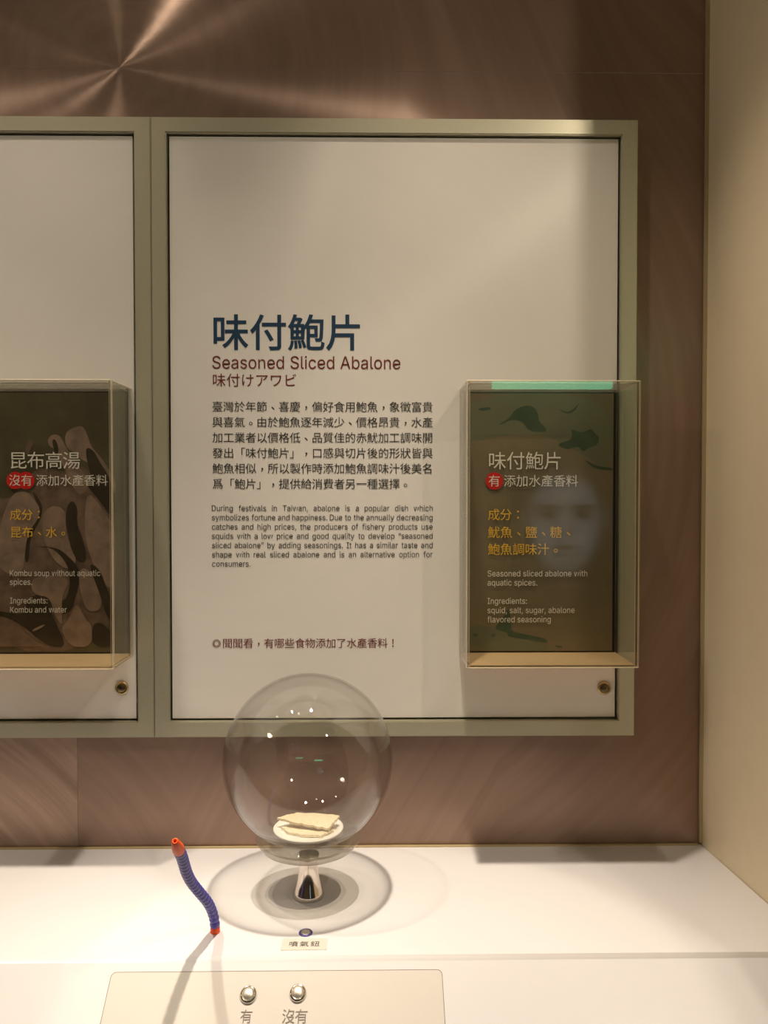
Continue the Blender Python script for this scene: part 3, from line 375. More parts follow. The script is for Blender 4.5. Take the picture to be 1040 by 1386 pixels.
# ------------------------------------------------------------------ setting
CORNER = 0.5215
def wall_back():
    bm = bmesh.new()
    def q(x0, x1, z0, z1, mi, y=0.0):
        f = bm.faces.new([bm.verts.new(p) for p in ((x0, y, z0), (x1, y, z0), (x1, y, z1), (x0, y, z1))]); f.material_index = mi
    g = 0.0004
    q(-2.2, -0.464 - g, 0.0, 1.60, 1); q(-0.464, CORNER + 0.03, 0.0, 1.60, 2)
    q(-2.2, CORNER + 0.03, 1.60, 2.155 - g, 0); q(-2.2, CORNER + 0.03, 2.155, CEIL_Z, 0)
    return struct('wall_back', bm, [M['wall_ul'], M['wall_ll'], M['wall_lm']])
wall_back()
def wall_right():
    bm = bmesh.new(); a = Vector((0.5215, 0.0)); b = Vector((0.5740, -0.63))
    pts = [(a.x, a.y), (b.x, b.y), (b.x + 0.10, b.y), (a.x + 0.10, a.y)]
    lo = [bm.verts.new((x, y, 0)) for x, y in pts]; hi = [bm.verts.new((x, y, CEIL_Z)) for x, y in pts]
    for i in range(4): bm.faces.new((lo[i], lo[(i + 1) % 4], hi[(i + 1) % 4], hi[i]))
    bm.faces.new(lo); bm.faces.new(hi); bmesh.ops.recalc_face_normals(bm, faces=bm.faces[:])
    return struct('wall_right', bm, M['wall_side'])
wall_right()
struct('trim_1', box(CORNER - 0.0045, CORNER + 0.004, -0.006, 0.0, COUNTER + 0.004, CEIL_Z, 0.001), M['trim'])
struct('ceiling', box(-2.2, 2.2, -3.6, 0.0, CEIL_Z, CEIL_Z + 0.05), M['ceil'])
struct('floor', box(-2.2, 2.2, -3.6, 0.0, -0.05, 0.0), M['floor'])
struct('wall_rear', box(-2.2, 2.2, -3.65, -3.6, 0.0, CEIL_Z), M['rear'])
struct('wall_left', box(-2.25, -2.2, -3.6, 0.0, 0.0, CEIL_Z), M['rear'])
struct('wall_side_far', box(2.2, 2.25, -3.6, 0.0, 0.0, CEIL_Z), M['rear']).name = 'wall_east'

# counter: flat top, rounded nose, front sloping down toward the visitor
def counter():
    t = thing('display_counter', 'long cream solid surface counter with a sloping front under the wall panels', 'counter', (-0.8, -0.15, 0))
    prof = [(-0.0005, COUNTER)]
    R = 0.012; n = 8; tl = R * math.tan(SLOPE / 2)
    prof.append((FOLD_Y + tl, COUNTER))
    for i in range(1, n + 1):
        a = SLOPE * i / n; prof.append((FOLD_Y + tl - R * math.sin(a), COUNTER - R + R * math.cos(a)))
    L = 0.42
    prof += [(FOLD_Y - L * math.cos(SLOPE), COUNTER - L * math.sin(SLOPE)), (FOLD_Y - L * math.cos(SLOPE), COUNTER - L * math.sin(SLOPE) - 0.05)]
    prof += [(FOLD_Y - L * math.cos(SLOPE) + 0.06, COUNTER - L * math.sin(SLOPE) - 0.05), (-0.0005, COUNTER - L * math.sin(SLOPE) - 0.05)]
    bm = bmesh.new(); xr = lambda y: CORNER - 0.001 + 0.0833 * (-y) if y > -0.6 else 0.571
    A = [bm.verts.new((-1.8, y, z)) for y, z in prof]; B = [bm.verts.new((xr(y), y, z)) for y, z in prof]
    for i in range(len(prof)):
        j = (i + 1) % len(prof); f = bm.faces.new((A[i], A[j], B[j], B[i])); f.smooth = 1 <= i <= n
    bm.faces.new(A); bm.faces.new(B); bmesh.ops.recalc_face_normals(bm, faces=bm.faces[:])
    obj('worktop', bm, M['counter'], t)
    obj('upstand', box(-1.8, CORNER - 0.006, -0.006, -0.0008, COUNTER - 0.001, COUNTER + 0.0022, 0.0006), M['trim'], t)
    obj('base_cabinet', box(-1.8, 0.5, -0.50, -0.0008, 0.0, COUNTER - 0.32), M['plate'], t)
counter()

# ------------------------------------------------------------------ wall display panels
def ring_frame(x0, x1, z0, z1, ix0, ix1, iz0, iz1, y0, y1, bev=0.0015):
    bm = bmesh.new()
    def loop(a, b, c, d, y): return [bm.verts.new(p) for p in ((a, y, c), (b, y, c), (b, y, d), (a, y, d))]
    fo, fi = loop(x0, x1, z0, z1, y0), loop(ix0, ix1, iz0, iz1, y0)
    bo, bi = loop(x0, x1, z0, z1, y1), loop(ix0, ix1, iz0, iz1, y1)
    for i in range(4):
        j = (i + 1) % 4
        bm.faces.new((fo[i], fo[j], fi[j], fi[i])); bm.faces.new((bo[i], bi[i], bi[j], bo[j]))
        bm.faces.new((fo[i], bo[i], bo[j], fo[j])); bm.faces.new((fi[i], fi[j], bi[j], bi[i]))
    bmesh.ops.recalc_face_normals(bm, faces=bm.faces[:])
    e = [x for x in bm.edges if abs(x.verts[0].co.y - y0) < 1e-6 and abs(x.verts[1].co.y - y0) < 1e-6 and len(x.link_faces) == 2 and abs(x.link_faces[0].normal.dot(x.link_faces[1].normal)) < 0.5]
    bmesh.ops.bevel(bm, geom=e, offset=bev, segments=2, affect='EDGES')
    return bm
FZ0, FZ1 = 1.1262, 2.0700
OZ0, OZ1 = 1.1508, 2.0465
def lock(parent, u, v):
    c = on_y(u, v, BOARD_Y)
    k = obj('lock', lathe([(0.0105, 0.0), (0.0105, 0.0015), (0.0092, 0.003), (0.0078, 0.0034), (0.0072, 0.0022), (0, 0.0022)], 40, c, (0, -1, 0)), M['brass'], parent)
    core = obj('lock_core', lathe([(0.0066, 0.0), (0.0066, 0.0032), (0.0058, 0.004), (0.0, 0.004)], 32, c, (0, -1, 0)), M['dark_metal'], k)
    core['label'] = 'dark lock core'
    w = obj('keyway', box(c.x - 0.0022, c.x + 0.0022, c.y - 0.0046, c.y - 0.0038, c.z - 0.0008, c.z + 0.0008), M['chrome'], k)
    return k
def panel(label, x0, x1, ix0, ix1):
    t = thing('notice_board', label, 'wall panel', ((x0 + x1) / 2, 0, FZ0), 'framed white panels on the wall')
    obj('frame', ring_frame(x0, x1, FZ0, FZ1, ix0, ix1, OZ0, OZ1, -0.028, -0.0005), M['alu'], t)
    obj('backing', box(ix0 - 0.003, ix1 + 0.003, -0.012, -0.0010, OZ0 - 0.003, OZ1 + 0.003), M['gap'], t)['label'] = 'dark recess behind the board'
    g = 0.0032
    obj('board', box(ix0 + g, ix1 - g, BOARD_Y, -0.0135, OZ0 + g, OZ1 - g, 0.0006), M['board'], t)
    return t
PR = panel('large white panel in an aluminium frame with blue and maroon abalone lettering', -0.3357, 0.4045, -0.3127, 0.3793)
PL = panel('white framed panel cut by the left picture edge, behind the kelp card', -1.0776, -0.3363, -1.0533, -0.3613)
lock(PR, 818, 931); lock(PL, 165, 931)

# lettering on the large panel
k = board_ink(287, 449.5); k.cjk('味付鮑片', -1.0, 0, 51.6, 51.5, off=0.012); k.build('title_lettering', M['t_blue'], PR, 'large dark blue title characters')
k = board_ink(287, 499); k.latin('Seasoned Sliced Abalone', 0.5, 256, 0, 33.5); k.build('subtitle_lettering', M['t_red'], PR, 'maroon line Seasoned Sliced Abalone')
k = board_ink(287, 514.5); k.cjk('味付けアワビ', 0, 0, 19.3, 19.3, off=0.0); k.build('kana_lettering', M['t_red'], PR, 'small maroon line of characters under the English title')
k = board_ink(287, 550.4)
for i, s in enumerate(['臺灣於年節、喜慶，偏好食用鮑魚，象徵富貴', '與喜氣。由於鮑魚逐年減少、價格昂貴，水產', '加工業者以價格低、品質佳的赤魷加工調味開',
                       '發出「味付鮑片」，口感與切片後的形狀皆與', '鮑魚相似，所以製作時添加鮑魚調味汁後美名', '爲「鮑片」，提供給消費者另一種選擇。']):
    k.cjk(s, 0, -20.95 * i, 15.03, 15.2, off=0.0)
k.build('paragraph_lettering', M['t_black'], PR, 'black paragraph of Chinese text')
k = board_ink(287, 691.8)
PSX = 300 / (15.6 * max(v.x for v in latin_glyphs('symbolizes fortune and happiness. Due to the annually decreasing')[0]))
for i, s in enumerate(['During festivals in Taiwan, abalone is a popular dish which', 'symbolizes fortune and happiness. Due to the annually decreasing',
                       'catches and high prices, the producers of fishery products use', 'squids with a low price and good quality to develop “seasoned',
                       'sliced abalone” by adding seasonings. It has a similar taste and', 'shape with real sliced abalone and is an alternative option for']):
    k.latin(s, 0, 300, -12.6 * i, 15.6, fit=False, sx=PSX)
k.latin('consumers.', 0, 52, -12.6 * 6, 15.6)
k.build('paragraph_lettering', M['t_black'], PR, 'black paragraph of English text')
k = board_ink(287, 870.8); k.cjk('◎', 0, 0, 14.05, 14, mi=1); k.cjk('聞聞看，有哪些食物添加了水產香料！', 14.05, 0, 14.05, 14.4, off=0.0)
k.build('note_lettering', [M['t_red'], M['t_ring']], PR, 'maroon question line near the bottom of the board')

# ------------------------------------------------------------------ printed cards and acrylic cases
CASE_Z0, CASE_Z1 = on_y(730, 886, BOARD_Y).z, on_y(730, 527, BOARD_Y).z
CASE_D = 0.098
RX0, RX1 = on_y(622, 700, BOARD_Y).x, on_y(838, 700, BOARD_Y).x
LX1 = on_y(180, 700, BOARD_Y).x; LX0 = LX1 - (RX1 - RX0)
def soften(pts, n=2):
    for _ in range(n):
        q = []
        for a, b in zip(pts, pts[1:] + pts[:1]):
            q += [a * 0.75 + b * 0.25, a * 0.25 + b * 0.75]
        pts = q
    return pts
def poly(bm, pts, y, mi):
    pts = soften([Vector((p.x, p.z)) for p in pts], 2)
    f = bm.faces.new([bm.verts.new((p.x, y, p.y)) for p in pts]); f.material_index = mi; f.normal_update()
    if f.normal.y > 0: f.normal_flip()
    bmesh.ops.triangulate(bm, faces=[f], ngon_method='EAR_CLIP')
def card(label, x0, x1, mats, shapes, conv):
    t = thing('ingredient_card', label, 'card', ((x0 + x1) / 2, BOARD_Y, CASE_Z0), 'printed ingredient cards on the panels')
    zt, zb = CASE_Z1 - 0.0065, CASE_Z0 + 0.0065
    obj('backing', box(x0 + 0.006, x1 - 0.006, BOARD_Y - 0.0030, BOARD_Y - 0.0004, CASE_Z0 + 0.0012, CASE_Z1 - 0.0012), M['black'], t)['label'] = 'black border of the card'
    bm = box(x0 + 0.0065, x1 - 0.0105, BOARD_Y - 0.0042, BOARD_Y - 0.0030, zb, zt)
    yy = BOARD_Y - 0.0042
    for i, (mi, pts) in enumerate(shapes):
        ps = [on_y(*conv(a, b), yy) for a, b in pts]
        ps = [Vector((min(max(p.x, x0 + 0.0066), x1 - 0.0106), 0, min(max(p.z, zb), zt))) for p in ps]
        poly(bm, ps, yy - 0.00006 * (i + 1), mi)
    o = obj('print', bm, mats, t)
    return t
cl = lambda a, b: (a / 4.727, 480 + b / 4.727)
cm_ = lambda a, b: (a / 4.727, 740 + b / 4.727)
def lo(pts): return [(a, b + 260 * 4.727) for a, b in pts]       # second crop onto the first
kelp = [
 (2, [(-900, 1000), (-500, 850), (-200, 900), (60, 930), (110, 870), (215, 740), (300, 720), (430, 760), (520, 700), (600, 780), (660, 980), (740, 1080), (740, 1900), (-900, 1900)]),
 (3, [(200, 860), (255, 930), (275, 980), (260, 1060), (215, 1130), (190, 1200), (185, 1330), (160, 1330), (150, 1180), (190, 1090), (235, 1030), (240, 960)]),
 (1, [(40, 960), (95, 880), (170, 870), (225, 930), (260, 990), (240, 1060), (170, 1150), (150, 1400), (60, 1420), (-60, 1300)]),
 (1, [(415, 495), (495, 457), (535, 460), (562, 520), (585, 590), (650, 660), (705, 745), (740, 800), (740, 905), (690, 850), (640, 770), (590, 705), (520, 670), (460, 620), (420, 590)]),
 (3, [(545, 590), (600, 610), (640, 690), (690, 760), (740, 900), (740, 1060), (690, 1010), (640, 940), (590, 880), (555, 830), (590, 790), (560, 700)]),
 (1, [(303, 545), (330, 512), (372, 510), (398, 540), (415, 580), (480, 680), (560, 790), (570, 850), (520, 900), (470, 860), (400, 700), (350, 600), (318, 590)]),
 (3, [(335, 540), (360, 545), (380, 620), (360, 640), (340, 590)]),
 (2, [(160, 610), (185, 535), (220, 555), (200, 600), (180, 650)]),
 (1, [(560, 870), (640, 960), (700, 1060), (740, 1090), (740, 1500), (660, 1480), (600, 1350), (550, 1200), (540, 1040)]),
 (3, [(430, 960), (470, 930), (500, 990), (490, 1080), (540, 1200), (560, 1330), (480, 1320), (440, 1180), (420, 1060)]),
 (1, [(275, 1010), (340, 960), (420, 990), (420, 1100), (450, 1230), (500, 1330), (420, 1380), (330, 1300), (270, 1150)]),
 (3, lo([(190, 0), (330, 0), (420, 90), (450, 180), (440, 300), (400, 360), (330, 300), (240, 305), (180, 330), (150, 440), (60, 420), (-100, 400), (-100, 430), (60, 445), (170, 520), (260, 600), (330, 640), (430, 640), (350, 470), (300, 360), (440, 460), (500, 260), (520, 150), (440, 60), (360, 0)])),
 (1, lo([(220, 190), (330, 180), (420, 190), (438, 240), (400, 310), (395, 420), (400, 510), (350, 440), (320, 320), (230, 310), (195, 260)])),
 (1, lo([(390, 520), (440, 470), (490, 350), (530, 430), (555, 470), (590, 500), (590, 640), (460, 640), (420, 590)])),
 (3, lo([(590, 500), (640, 480), (700, 530), (740, 560), (740, 640), (590, 640)])),
 (1, lo([(500, 150), (560, 130), (640, 260), (660, 400), (560, 420), (520, 320)])),
 (3, lo([(570, 100), (640, 140), (690, 280), (740, 380), (740, 500), (680, 440), (640, 300), (600, 200)])),
 (2, lo([(-900, 440), (0, 440), (120, 480), (170, 560), (260, 620), (300, 640), (-900, 640)])),
 (1, lo([(205, 530), (290, 492), (285, 508), (215, 545)])),
]
CL = card('dark kelp print card with Chinese ingredients, behind the left acrylic front', LX0, LX1, [M['kb'], M['k1'], M['k2'], M['k3']], kelp, cl)
cr = lambda a, b: (600 + a / 3.714, 480 + b / 3.714)
def lo2(pts): return [(a, b + 250 * 3.714) for a, b in pts]
leaf = [
 (1, [(60, 190), (900, 190), (900, 600), (700, 500), (520, 400), (330, 400), (130, 440), (60, 440)]),
 (2, [(270, 355), (335, 320), (365, 270), (440, 250), (478, 290), (480, 335), (520, 370), (517, 392), (430, 385), (400, 335), (340, 325), (300, 350)]),
 (2, [(175, 270), (240, 262), (240, 280), (180, 282)]),
 (2, [(565, 450), (640, 432), (652, 400), (640, 372), (700, 395), (745, 368), (765, 400), (785, 410), (780, 452), (730, 470), (705, 490), (680, 460), (650, 470), (620, 478)]),
 (2, [(575, 270), (620, 290), (655, 275), (690, 235), (660, 290), (620, 300)]),
 (2, [(700, 520), (770, 560), (860, 570), (860, 582), (760, 575)]),
 (1, lo2([(120, 430), (260, 440), (420, 500), (600, 560), (120, 560)])),
 (2, lo2([(250, 450), (300, 400), (330, 335), (345, 440), (345, 465), (430, 480), (520, 500), (528, 522), (440, 505), (320, 490), (330, 470)])),
 (2, lo2([(150, 475), (175, 472), (175, 488), (150, 490)])), (2, lo2([(240, 480), (262, 468), (262, 490), (245, 492)])),
 (2, lo2([(560, 532), (600, 538), (600, 545), (570, 542)])),
]
CR = card('dark olive card about seasoned abalone with one round red dot, right acrylic case', RX0, RX1, [M['sb'], M['sg'], M['sd']], leaf, cr)
YC = BOARD_Y - 0.0062
def card_ink(u, v): return board_ink(u, v, YC, 0.0)
# right card
k = card_ink(660.5, 623.5); k.cjk('味付鮑片', 0, 0, 25.3, 25.6, off=0.0); k.build('title_lettering', M['t_cream'], CR, 'cream title characters')
k = card_ink(660.5, 651); k.disc(9.0, 0, 11.8); k.build('red_dot', M['t_dot'], CR, 'round red dot')
k = card_ink(660.5, 650.7); k.lift = 0.0004; k.cjk('有', 0.6, 0, 16.6, 16.8); k.cjk('添加水產香料', 21.3, 0, 16.9, 17, off=0.0); k.build('line_lettering', M['t_cream'], CR, 'cream line beside the red dot')
k = card_ink(660.5, 696.4); k.cjk('成分：', 0, 0, 16.4, 16.8, off=0.0); k.cjk('魷魚、鹽、糖、', 0, -24.0, 16.86, 17, off=0.0); k.cjk('鮑魚調味汁。', 0, -46.9, 16.8, 17, off=0.0)
k.build('ingredient_lettering', M['t_yellow'], CR, 'yellow ingredient lines')
k = card_ink(660, 780.3)
for s, x1, b in (('Seasoned sliced abalone with', 135.5, 0), ('aquatic spices.', 67.5, 12.3), ('Ingredients:', 53.6, 37.2), ('squid, salt, sugar, abalone', 118.5, 49.7), ('flavored seasoning', 86.2, 62.2)):
    k.latin(s, 0.3, x1, -b, 15.8)
k.build('english_lettering', M['t_cream'], CR, 'small cream English lines')
# left card
k = card_ink(12.3, 623); k.cjk('昆布高湯', 0, 0, 24.2, 25.2, off=0.0); k.build('title_lettering', M['t_cream'], CL, 'cream title characters')
k = card_ink(12.3, 650.3); k.disc(8.2, 0, 11.8); k.disc(22.7, 0, 11.8, dl=0.0001); k.build('red_dot', M['t_dot'], CL, 'two merged red dots')
k = card_ink(12.3, 650); k.lift = 0.0004; k.cjk('沒有', -0.3, 0, 16.1, 16.4); k.cjk('添加水產香料', 36.3, 0, 16.3, 16.4, off=0.0); k.build('line_lettering', M['t_cream'], CL, 'cream line beside the red dots')
k = card_ink(13, 696.4); k.cjk('成分：', 0, 0, 15.8, 16.2, off=0.0); k.cjk('昆布、水。', 0, -24.0, 16.1, 16.4, off=0.0); k.build('ingredient_lettering', M['t_yellow'], CL, 'yellow ingredient lines')
k = card_ink(13, 779.8)
for s, x1, b in (('Kombu soup without aquatic', 122.8, 0), ('spices.', 30.4, 12), ('Ingredients:', 51, 37.4), ('Kombu and water', 77, 49.9)):
    k.latin(s, 0.3, x1, -b, 15.8)
k.build('english_lettering', M['t_cream'], CL, 'small cream English lines')

def case(label, x0, x1):
    t = thing('acrylic_case', label, 'display case', ((x0 + x1) / 2, BOARD_Y, CASE_Z0), 'clear acrylic cases over the cards')
    p = 0.005; yb, yf = BOARD_Y - 0.0002, BOARD_Y - CASE_D; b = 0.0007
    def plate(name, *a, m=M['acrylic']):
        bm = box(*a, bev=b, seg=1)
        o = obj(name, bm, [m, M['acedge']], t)
        for f in o.data.polygons:                      # bevelled arrises read as the bright polished edge
            if sum(abs(c) > 0.2 for c in f.normal) > 1: f.material_index = 1
        return o
    plate('front_panel', x0, x1, yf, yf + p, CASE_Z0, CASE_Z1)
    plate('side_panel', x0, x0 + p, yf + p, yb, CASE_Z0, CASE_Z1, m=M['acrylic_side'])
    plate('side_panel', x1 - p, x1, yf + p, yb, CASE_Z0, CASE_Z1, m=M['acrylic_side'])
    plate('top_panel', x0 + p, x1 - p, yf + p, yb, CASE_Z1 - p, CASE_Z1, m=M['acrylic_top'])
    obj('base_plate', box(x0 + p, x1 - p, yf + p, yb, CASE_Z0, CASE_Z0 + 0.004, 0.0005), M['base'], t)['label'] = 'base strip with counter light put into its colour'
    return t
case('clear acrylic case over the abalone card on the large panel', RX0, RX1)
case('clear acrylic case over the kelp card, cut by the left picture edge', LX0, LX1)

# ------------------------------------------------------------------ globe, stand, dish, slices
GC = Vector((-0.0895, -0.1546, COUNTER))
st = thing('cake_stand', 'small pedestal stand with a silver foot under the glass globe', 'stand', GC)
obj('foot', lathe([(0, 0.0), (0.0212, 0.0), (0.0218, 0.0020), (0.0205, 0.0065), (0.0178, 0.014), (0.0152, 0.023), (0.0134, 0.033), (0.0128, 0.042), (0.0132, 0.051), (0.0150, 0.0585), (0.0, 0.0585)], 64, GC), M['chrome'], st)
obj('plate', lathe([(0, 0.0586), (0.0155, 0.0586), (0.032, 0.0605), (0.052, 0.0655), (0.0655, 0.0725), (0.0712, 0.0815), (0.0716, 0.0832), (0.0706, 0.0842), (0.0690, 0.0832), (0.0630, 0.0770), (0.0570, 0.0742), (0.0500, 0.0730), (0, 0.0725)], 96, GC), M['silver'], st)['label'] = 'smoky glass plate with a raised rim'
R = 0.1165; ZC = 0.1905
def globe_prof(r, z_end):
    a1 = math.acos((z_end - ZC) / r); return [(r * math.sin(a1 * i / 48), ZC + r * math.cos(a1 * i / 48)) for i in range(49)]
def sph(r, z0, n): 
    a0 = math.acos(max(-1, min(1, (z0 - ZC) / r))); return [(r * math.sin(a0 * i / n), ZC + r * math.cos(a0 * i / n)) for i in range(n + 1)]
outer = sph(R, 0.0850, 52)
inner = sph(R - 0.0022, ZC - (R - 0.0022), 56)
bottom = [(0.0500, 0.0820), (0.0535, 0.0765), (0.0530, 0.0738), (0.0490, 0.0738), (0.0465, 0.0790), (0.0400, 0.0812), (0.0300, 0.0780), (0.0150, 0.0750), (0.0, 0.0742)]
prof = outer + bottom + inner[::-1]
prof[-1] = (0.0, prof[-1][1]); prof[0] = (0.0, prof[0][1])
tag(obj('glass_globe', lathe(prof, 96, GC), M['glass']), 'clear round glass globe dome standing on the small pedestal', 'glass dome')
tag(obj('dish', lathe([(0, 0.0885), (0.038, 0.0885), (0.0465, 0.0920), (0.0484, 0.0952), (0.0476, 0.0962), (0.0425, 0.0938), (0.036, 0.0930), (0, 0.0930)], 64, GC), M['dish']), 'small white dish inside the glass globe', 'dish')
def slab(pts, z, th, tilt, wav, seedv):
    """irregular sheet from an outline, subdivided and rumpled"""
    bm = bmesh.new(); n = 26
    xs = [p[0] for p in pts]; ys = [p[1] for p in pts]
    def inside(x, y):
        c = False
        for i in range(len(pts)):
            (ax, ay), (bx, by) = pts[i], pts[i - 1]
            if (ay > y) != (by > y) and x < (bx - ax) * (y - ay) / (by - ay) + ax: c = not c
        return c
    f = bm.faces.new([bm.verts.new((x, y, 0)) for x, y in pts])
    bmesh.ops.triangulate(bm, faces=[f])
    for _ in range(4): bmesh.ops.subdivide_edges(bm, edges=bm.edges[:], cuts=1, use_grid_fill=True)
    for v in bm.verts:
        q = Vector((v.co.x * 90 + seedv, v.co.y * 90, 0))
        if v.is_boundary: v.co += Vector((noise.noise(q * 4), noise.noise(q * 4 + Vector((9, 2, 5))), 0)) * 0.0019
        v.co.z = noise.noise(q) * wav + tilt(v.co.x, v.co.y)
    r = bmesh.ops.extrude_face_region(bm, geom=bm.faces[:])
    for v in r['geom']:
        if isinstance(v, bmesh.types.BMVert): v.co.z += th
    bmesh.ops.recalc_face_normals(bm, faces=bm.faces[:])
    bmesh.ops.translate(bm, vec=GC + Vector((0, 0, z)), verts=bm.verts[:])
    for f in bm.faces: f.smooth = True
    return bm
tag(smooth_angle(obj('seafood_slice', slab([(-0.043, 0.004), (-0.018, 0.024), (0.004, 0.021), (0.033, 0.016), (0.043, 0.008), (0.030, -0.021), (0.010, -0.016), (-0.020, -0.008)], 0.1002, 0.0030, lambda x, y: 0.004 * math.cos(y * 60) + y * 0.10, 0.0009, 3.1), M['slice']), 50),
    'cream dried seafood slice lying on top in the dish under glass', 'food', 'seafood slices in the dish')
tag(smooth_angle(obj('seafood_slice', slab([(-0.037, -0.002), (-0.010, 0.010), (0.030, 0.010), (0.036, -0.012), (0.018, -0.030), (-0.004, -0.028), (-0.026, -0.018)], 0.0938, 0.0032, lambda x, y: 0.0, 0.0007, 8.7), M['slice']), 50),
    'cream dried seafood slice sticking out at the front beneath the top one', 'food', 'seafood slices in the dish')

# ------------------------------------------------------------------ segmented blue hose
hp = [(291.4, 1262, 1.004), (291.2, 1252.5, 1.003), (290, 1243, 0.998), (286, 1230.5, 0.985), (279.8, 1219.4, 0.965), (268.7, 1206, 0.938), (259, 1193.6, 0.911), (252.8, 1181.3, 0.886), (249, 1169, 0.864), (246, 1159, 0.846), (243, 1152.5, 0.832), (239.5, 1145, 0.816), (236.8, 1138.4, 0.802)]
pts = [at_depth(*p) for p in hp]; pts[0].z = COUNTER
def cr_(p0, p1, p2, p3, t): return 0.5 * ((2 * p1) + (p2 - p0) * t + (2 * p0 - 5 * p1 + 4 * p2 - p3) * t * t + (3 * p1 - p0 - 3 * p2 + p3) * t ** 3)
dense = []
for i in range(len(pts) - 1):
    a = pts[max(i - 1, 0)]; d = pts[min(i + 2, len(pts) - 1)]
    dense += [cr_(a, pts[i], pts[i + 1], d, t / 12) for t in range(12)]
dense.append(pts[-1])
acc = [0.0]
for a, b in zip(dense, dense[1:]): acc.append(acc[-1] + (b - a).length)
def along(s):
    s = min(max(s, 0), acc[-1])
    for i in range(len(acc) - 1):
        if acc[i + 1] >= s: return dense[i].lerp(dense[i + 1], (s - acc[i]) / max(1e-9, acc[i + 1] - acc[i]))
    return dense[-1]
def tang(s): return (along(s + 0.003) - along(s - 0.003)).normalized()
hose = thing('air_hose', 'segmented blue bendable air hose with orange nozzle rising from the counter', 'hose', pts[0])
obj('base_fitting', lathe([(0, 0), (0.0058, 0.0), (0.0060, 0.0006), (0.0060, 0.0075), (0.0052, 0.0085), (0, 0.0085)], 32, pts[0]), M['orange'], hose)['label'] = 'orange base fitting'
s0, s1 = 0.0085, acc[-1] - 0.034
N = 24; pit = (s1 - s0) / N
for i in range(N):
    s = s0 + pit * i; c = along(s); ax = (along(s + pit) - c)
    h = pit * 1.06
    obj('segment', lathe([(0, 0), (0.0046, 0), (0.0061, h * 0.16), (0.0064, h * 0.36), (0.0062, h * 0.50), (0.0052, h * 0.70), (0.0044, h), (0, h)], 24, c, ax), M['hose'], hose)
c = along(s1); ax = along(acc[-1]) - c; h = ax.length
obj('nozzle', lathe([(0, 0), (0.0062, 0), (0.0064, 0.001), (0.0062, h * 0.30), (0.0034, h * 0.97), (0.0028, h), (0.0016, h), (0.0014, h - 0.006), (0, h - 0.006)], 32, c, ax), M['orange'], hose)['label'] = 'orange tapered nozzle'

# ------------------------------------------------------------------ air button, its label, control plate and push buttons
ab = on_top(414, 1263)
t = thing('air_button', 'small blue button set in the counter before the glass globe', 'button', ab)
obj('bezel', lathe([(0.0088, 0), (0.0088, 0.0010), (0.0080, 0.0018), (0.0066, 0.0018), (0.0064, 0.0008), (0, 0.0008)], 40, ab), M['purple'], t)
obj('cap', lathe([(0.0060, 0.0006), (0.0060, 0.0020), (0.0040, 0.0015), (0, 0.0012)], 32, ab), M['chrome_b'], t)['label'] = 'metal button cap'
def rounded(cx_, cy_, w, h, r, th, O, ex, ey, n, bot=0.0):
    bm = bmesh.new(); ring = []
    for sx_, sy_, a0 in ((1, 1, 0), (-1, 1, 90), (-1, -1, 180), (1, -1, 270)):
        for i in range(7):
            a = math.radians(a0 + 15 * i); ring.append((cx_ + sx_ * (w / 2 - r) + r * math.cos(a), cy_ + sy_ * (h / 2 - r) + r * math.sin(a)))
    lo_ = [bm.verts.new(O + ex * x + ey * y + n * bot) for x, y in ring]; hi_ = [bm.verts.new(O + ex * x + ey * y + n * th) for x, y in ring]
    for i in range(len(ring)):
        j = (i + 1) % len(ring); bm.faces.new((lo_[i], lo_[j], hi_[j], hi_[i]))
    bm.faces.new(hi_); bm.faces.new(lo_[::-1]); bmesh.ops.recalc_face_normals(bm, faces=bm.faces[:]); return bm
EX, EY, EZ = Vector((1, 0, 0)), Vector((0, 1, 0)), Vector((0, 0, 1))
lc = Vector((-0.0848, -0.2755, COUNTER))
t = thing('label_sticker', 'small clear label sticker in front of the blue air button', 'label', lc)
obj('film', rounded(0, 0, 0.0565, 0.0250, 0.002, 0.0008, lc, EX, EY, EZ, 0.0001), M['label'], t)
k = Ink(lc, EX * 0.001, EY * 0.001, EZ, 0.0010); k.cjk('噴氣鈕', -20.2, 0, 13.4, 12.2, off=0.0); k.build('lettering', M['t_black'], t, 'three dark characters')

tl, tr = on_slope(152, 1316), on_slope(598, 1313.5)
pc = (tl + tr) / 2; ey0 = (pc - Vector((pc.x, FOLD_Y, COUNTER))).dot(SL_EY)
PO = Vector((pc.x, FOLD_Y, COUNTER)) + SL_EY * ey0
w = (tr - tl).length; H = 0.30
t = thing('control_plate', 'pale control plate let into the sloping counter front', 'control plate', PO)
obj('seam', rounded(0, -H / 2, w + 0.0014, H + 0.0014, 0.006, 0.0002, PO, EX, SL_EY, SL_N, 0.00003), M['seam'], t)['label'] = 'thin dark joint round the plate'
obj('plate', rounded(0, -H / 2, w, H, 0.0055, 0.0004, PO, EX, SL_EY, SL_N, 0.00003), M['plate'], t)
for s, u0, u1, v in (('有', 325.5, 342, 1376.0), ('沒有', 382.0, 417.0, 1376.0)):
    a, b = on_slope(u0, v), on_slope(u1, v); mpp = (b - a).x
    k = Ink(a, EX, SL_EY, SL_N, 0.0009); p = mpp / len(s); k.cjk(s, 0, 0, p, p * 1.06)
    k.build('lettering', M['t_grey'], t, 'grey character under the first button' if len(s) == 1 else 'two grey characters under the second button')
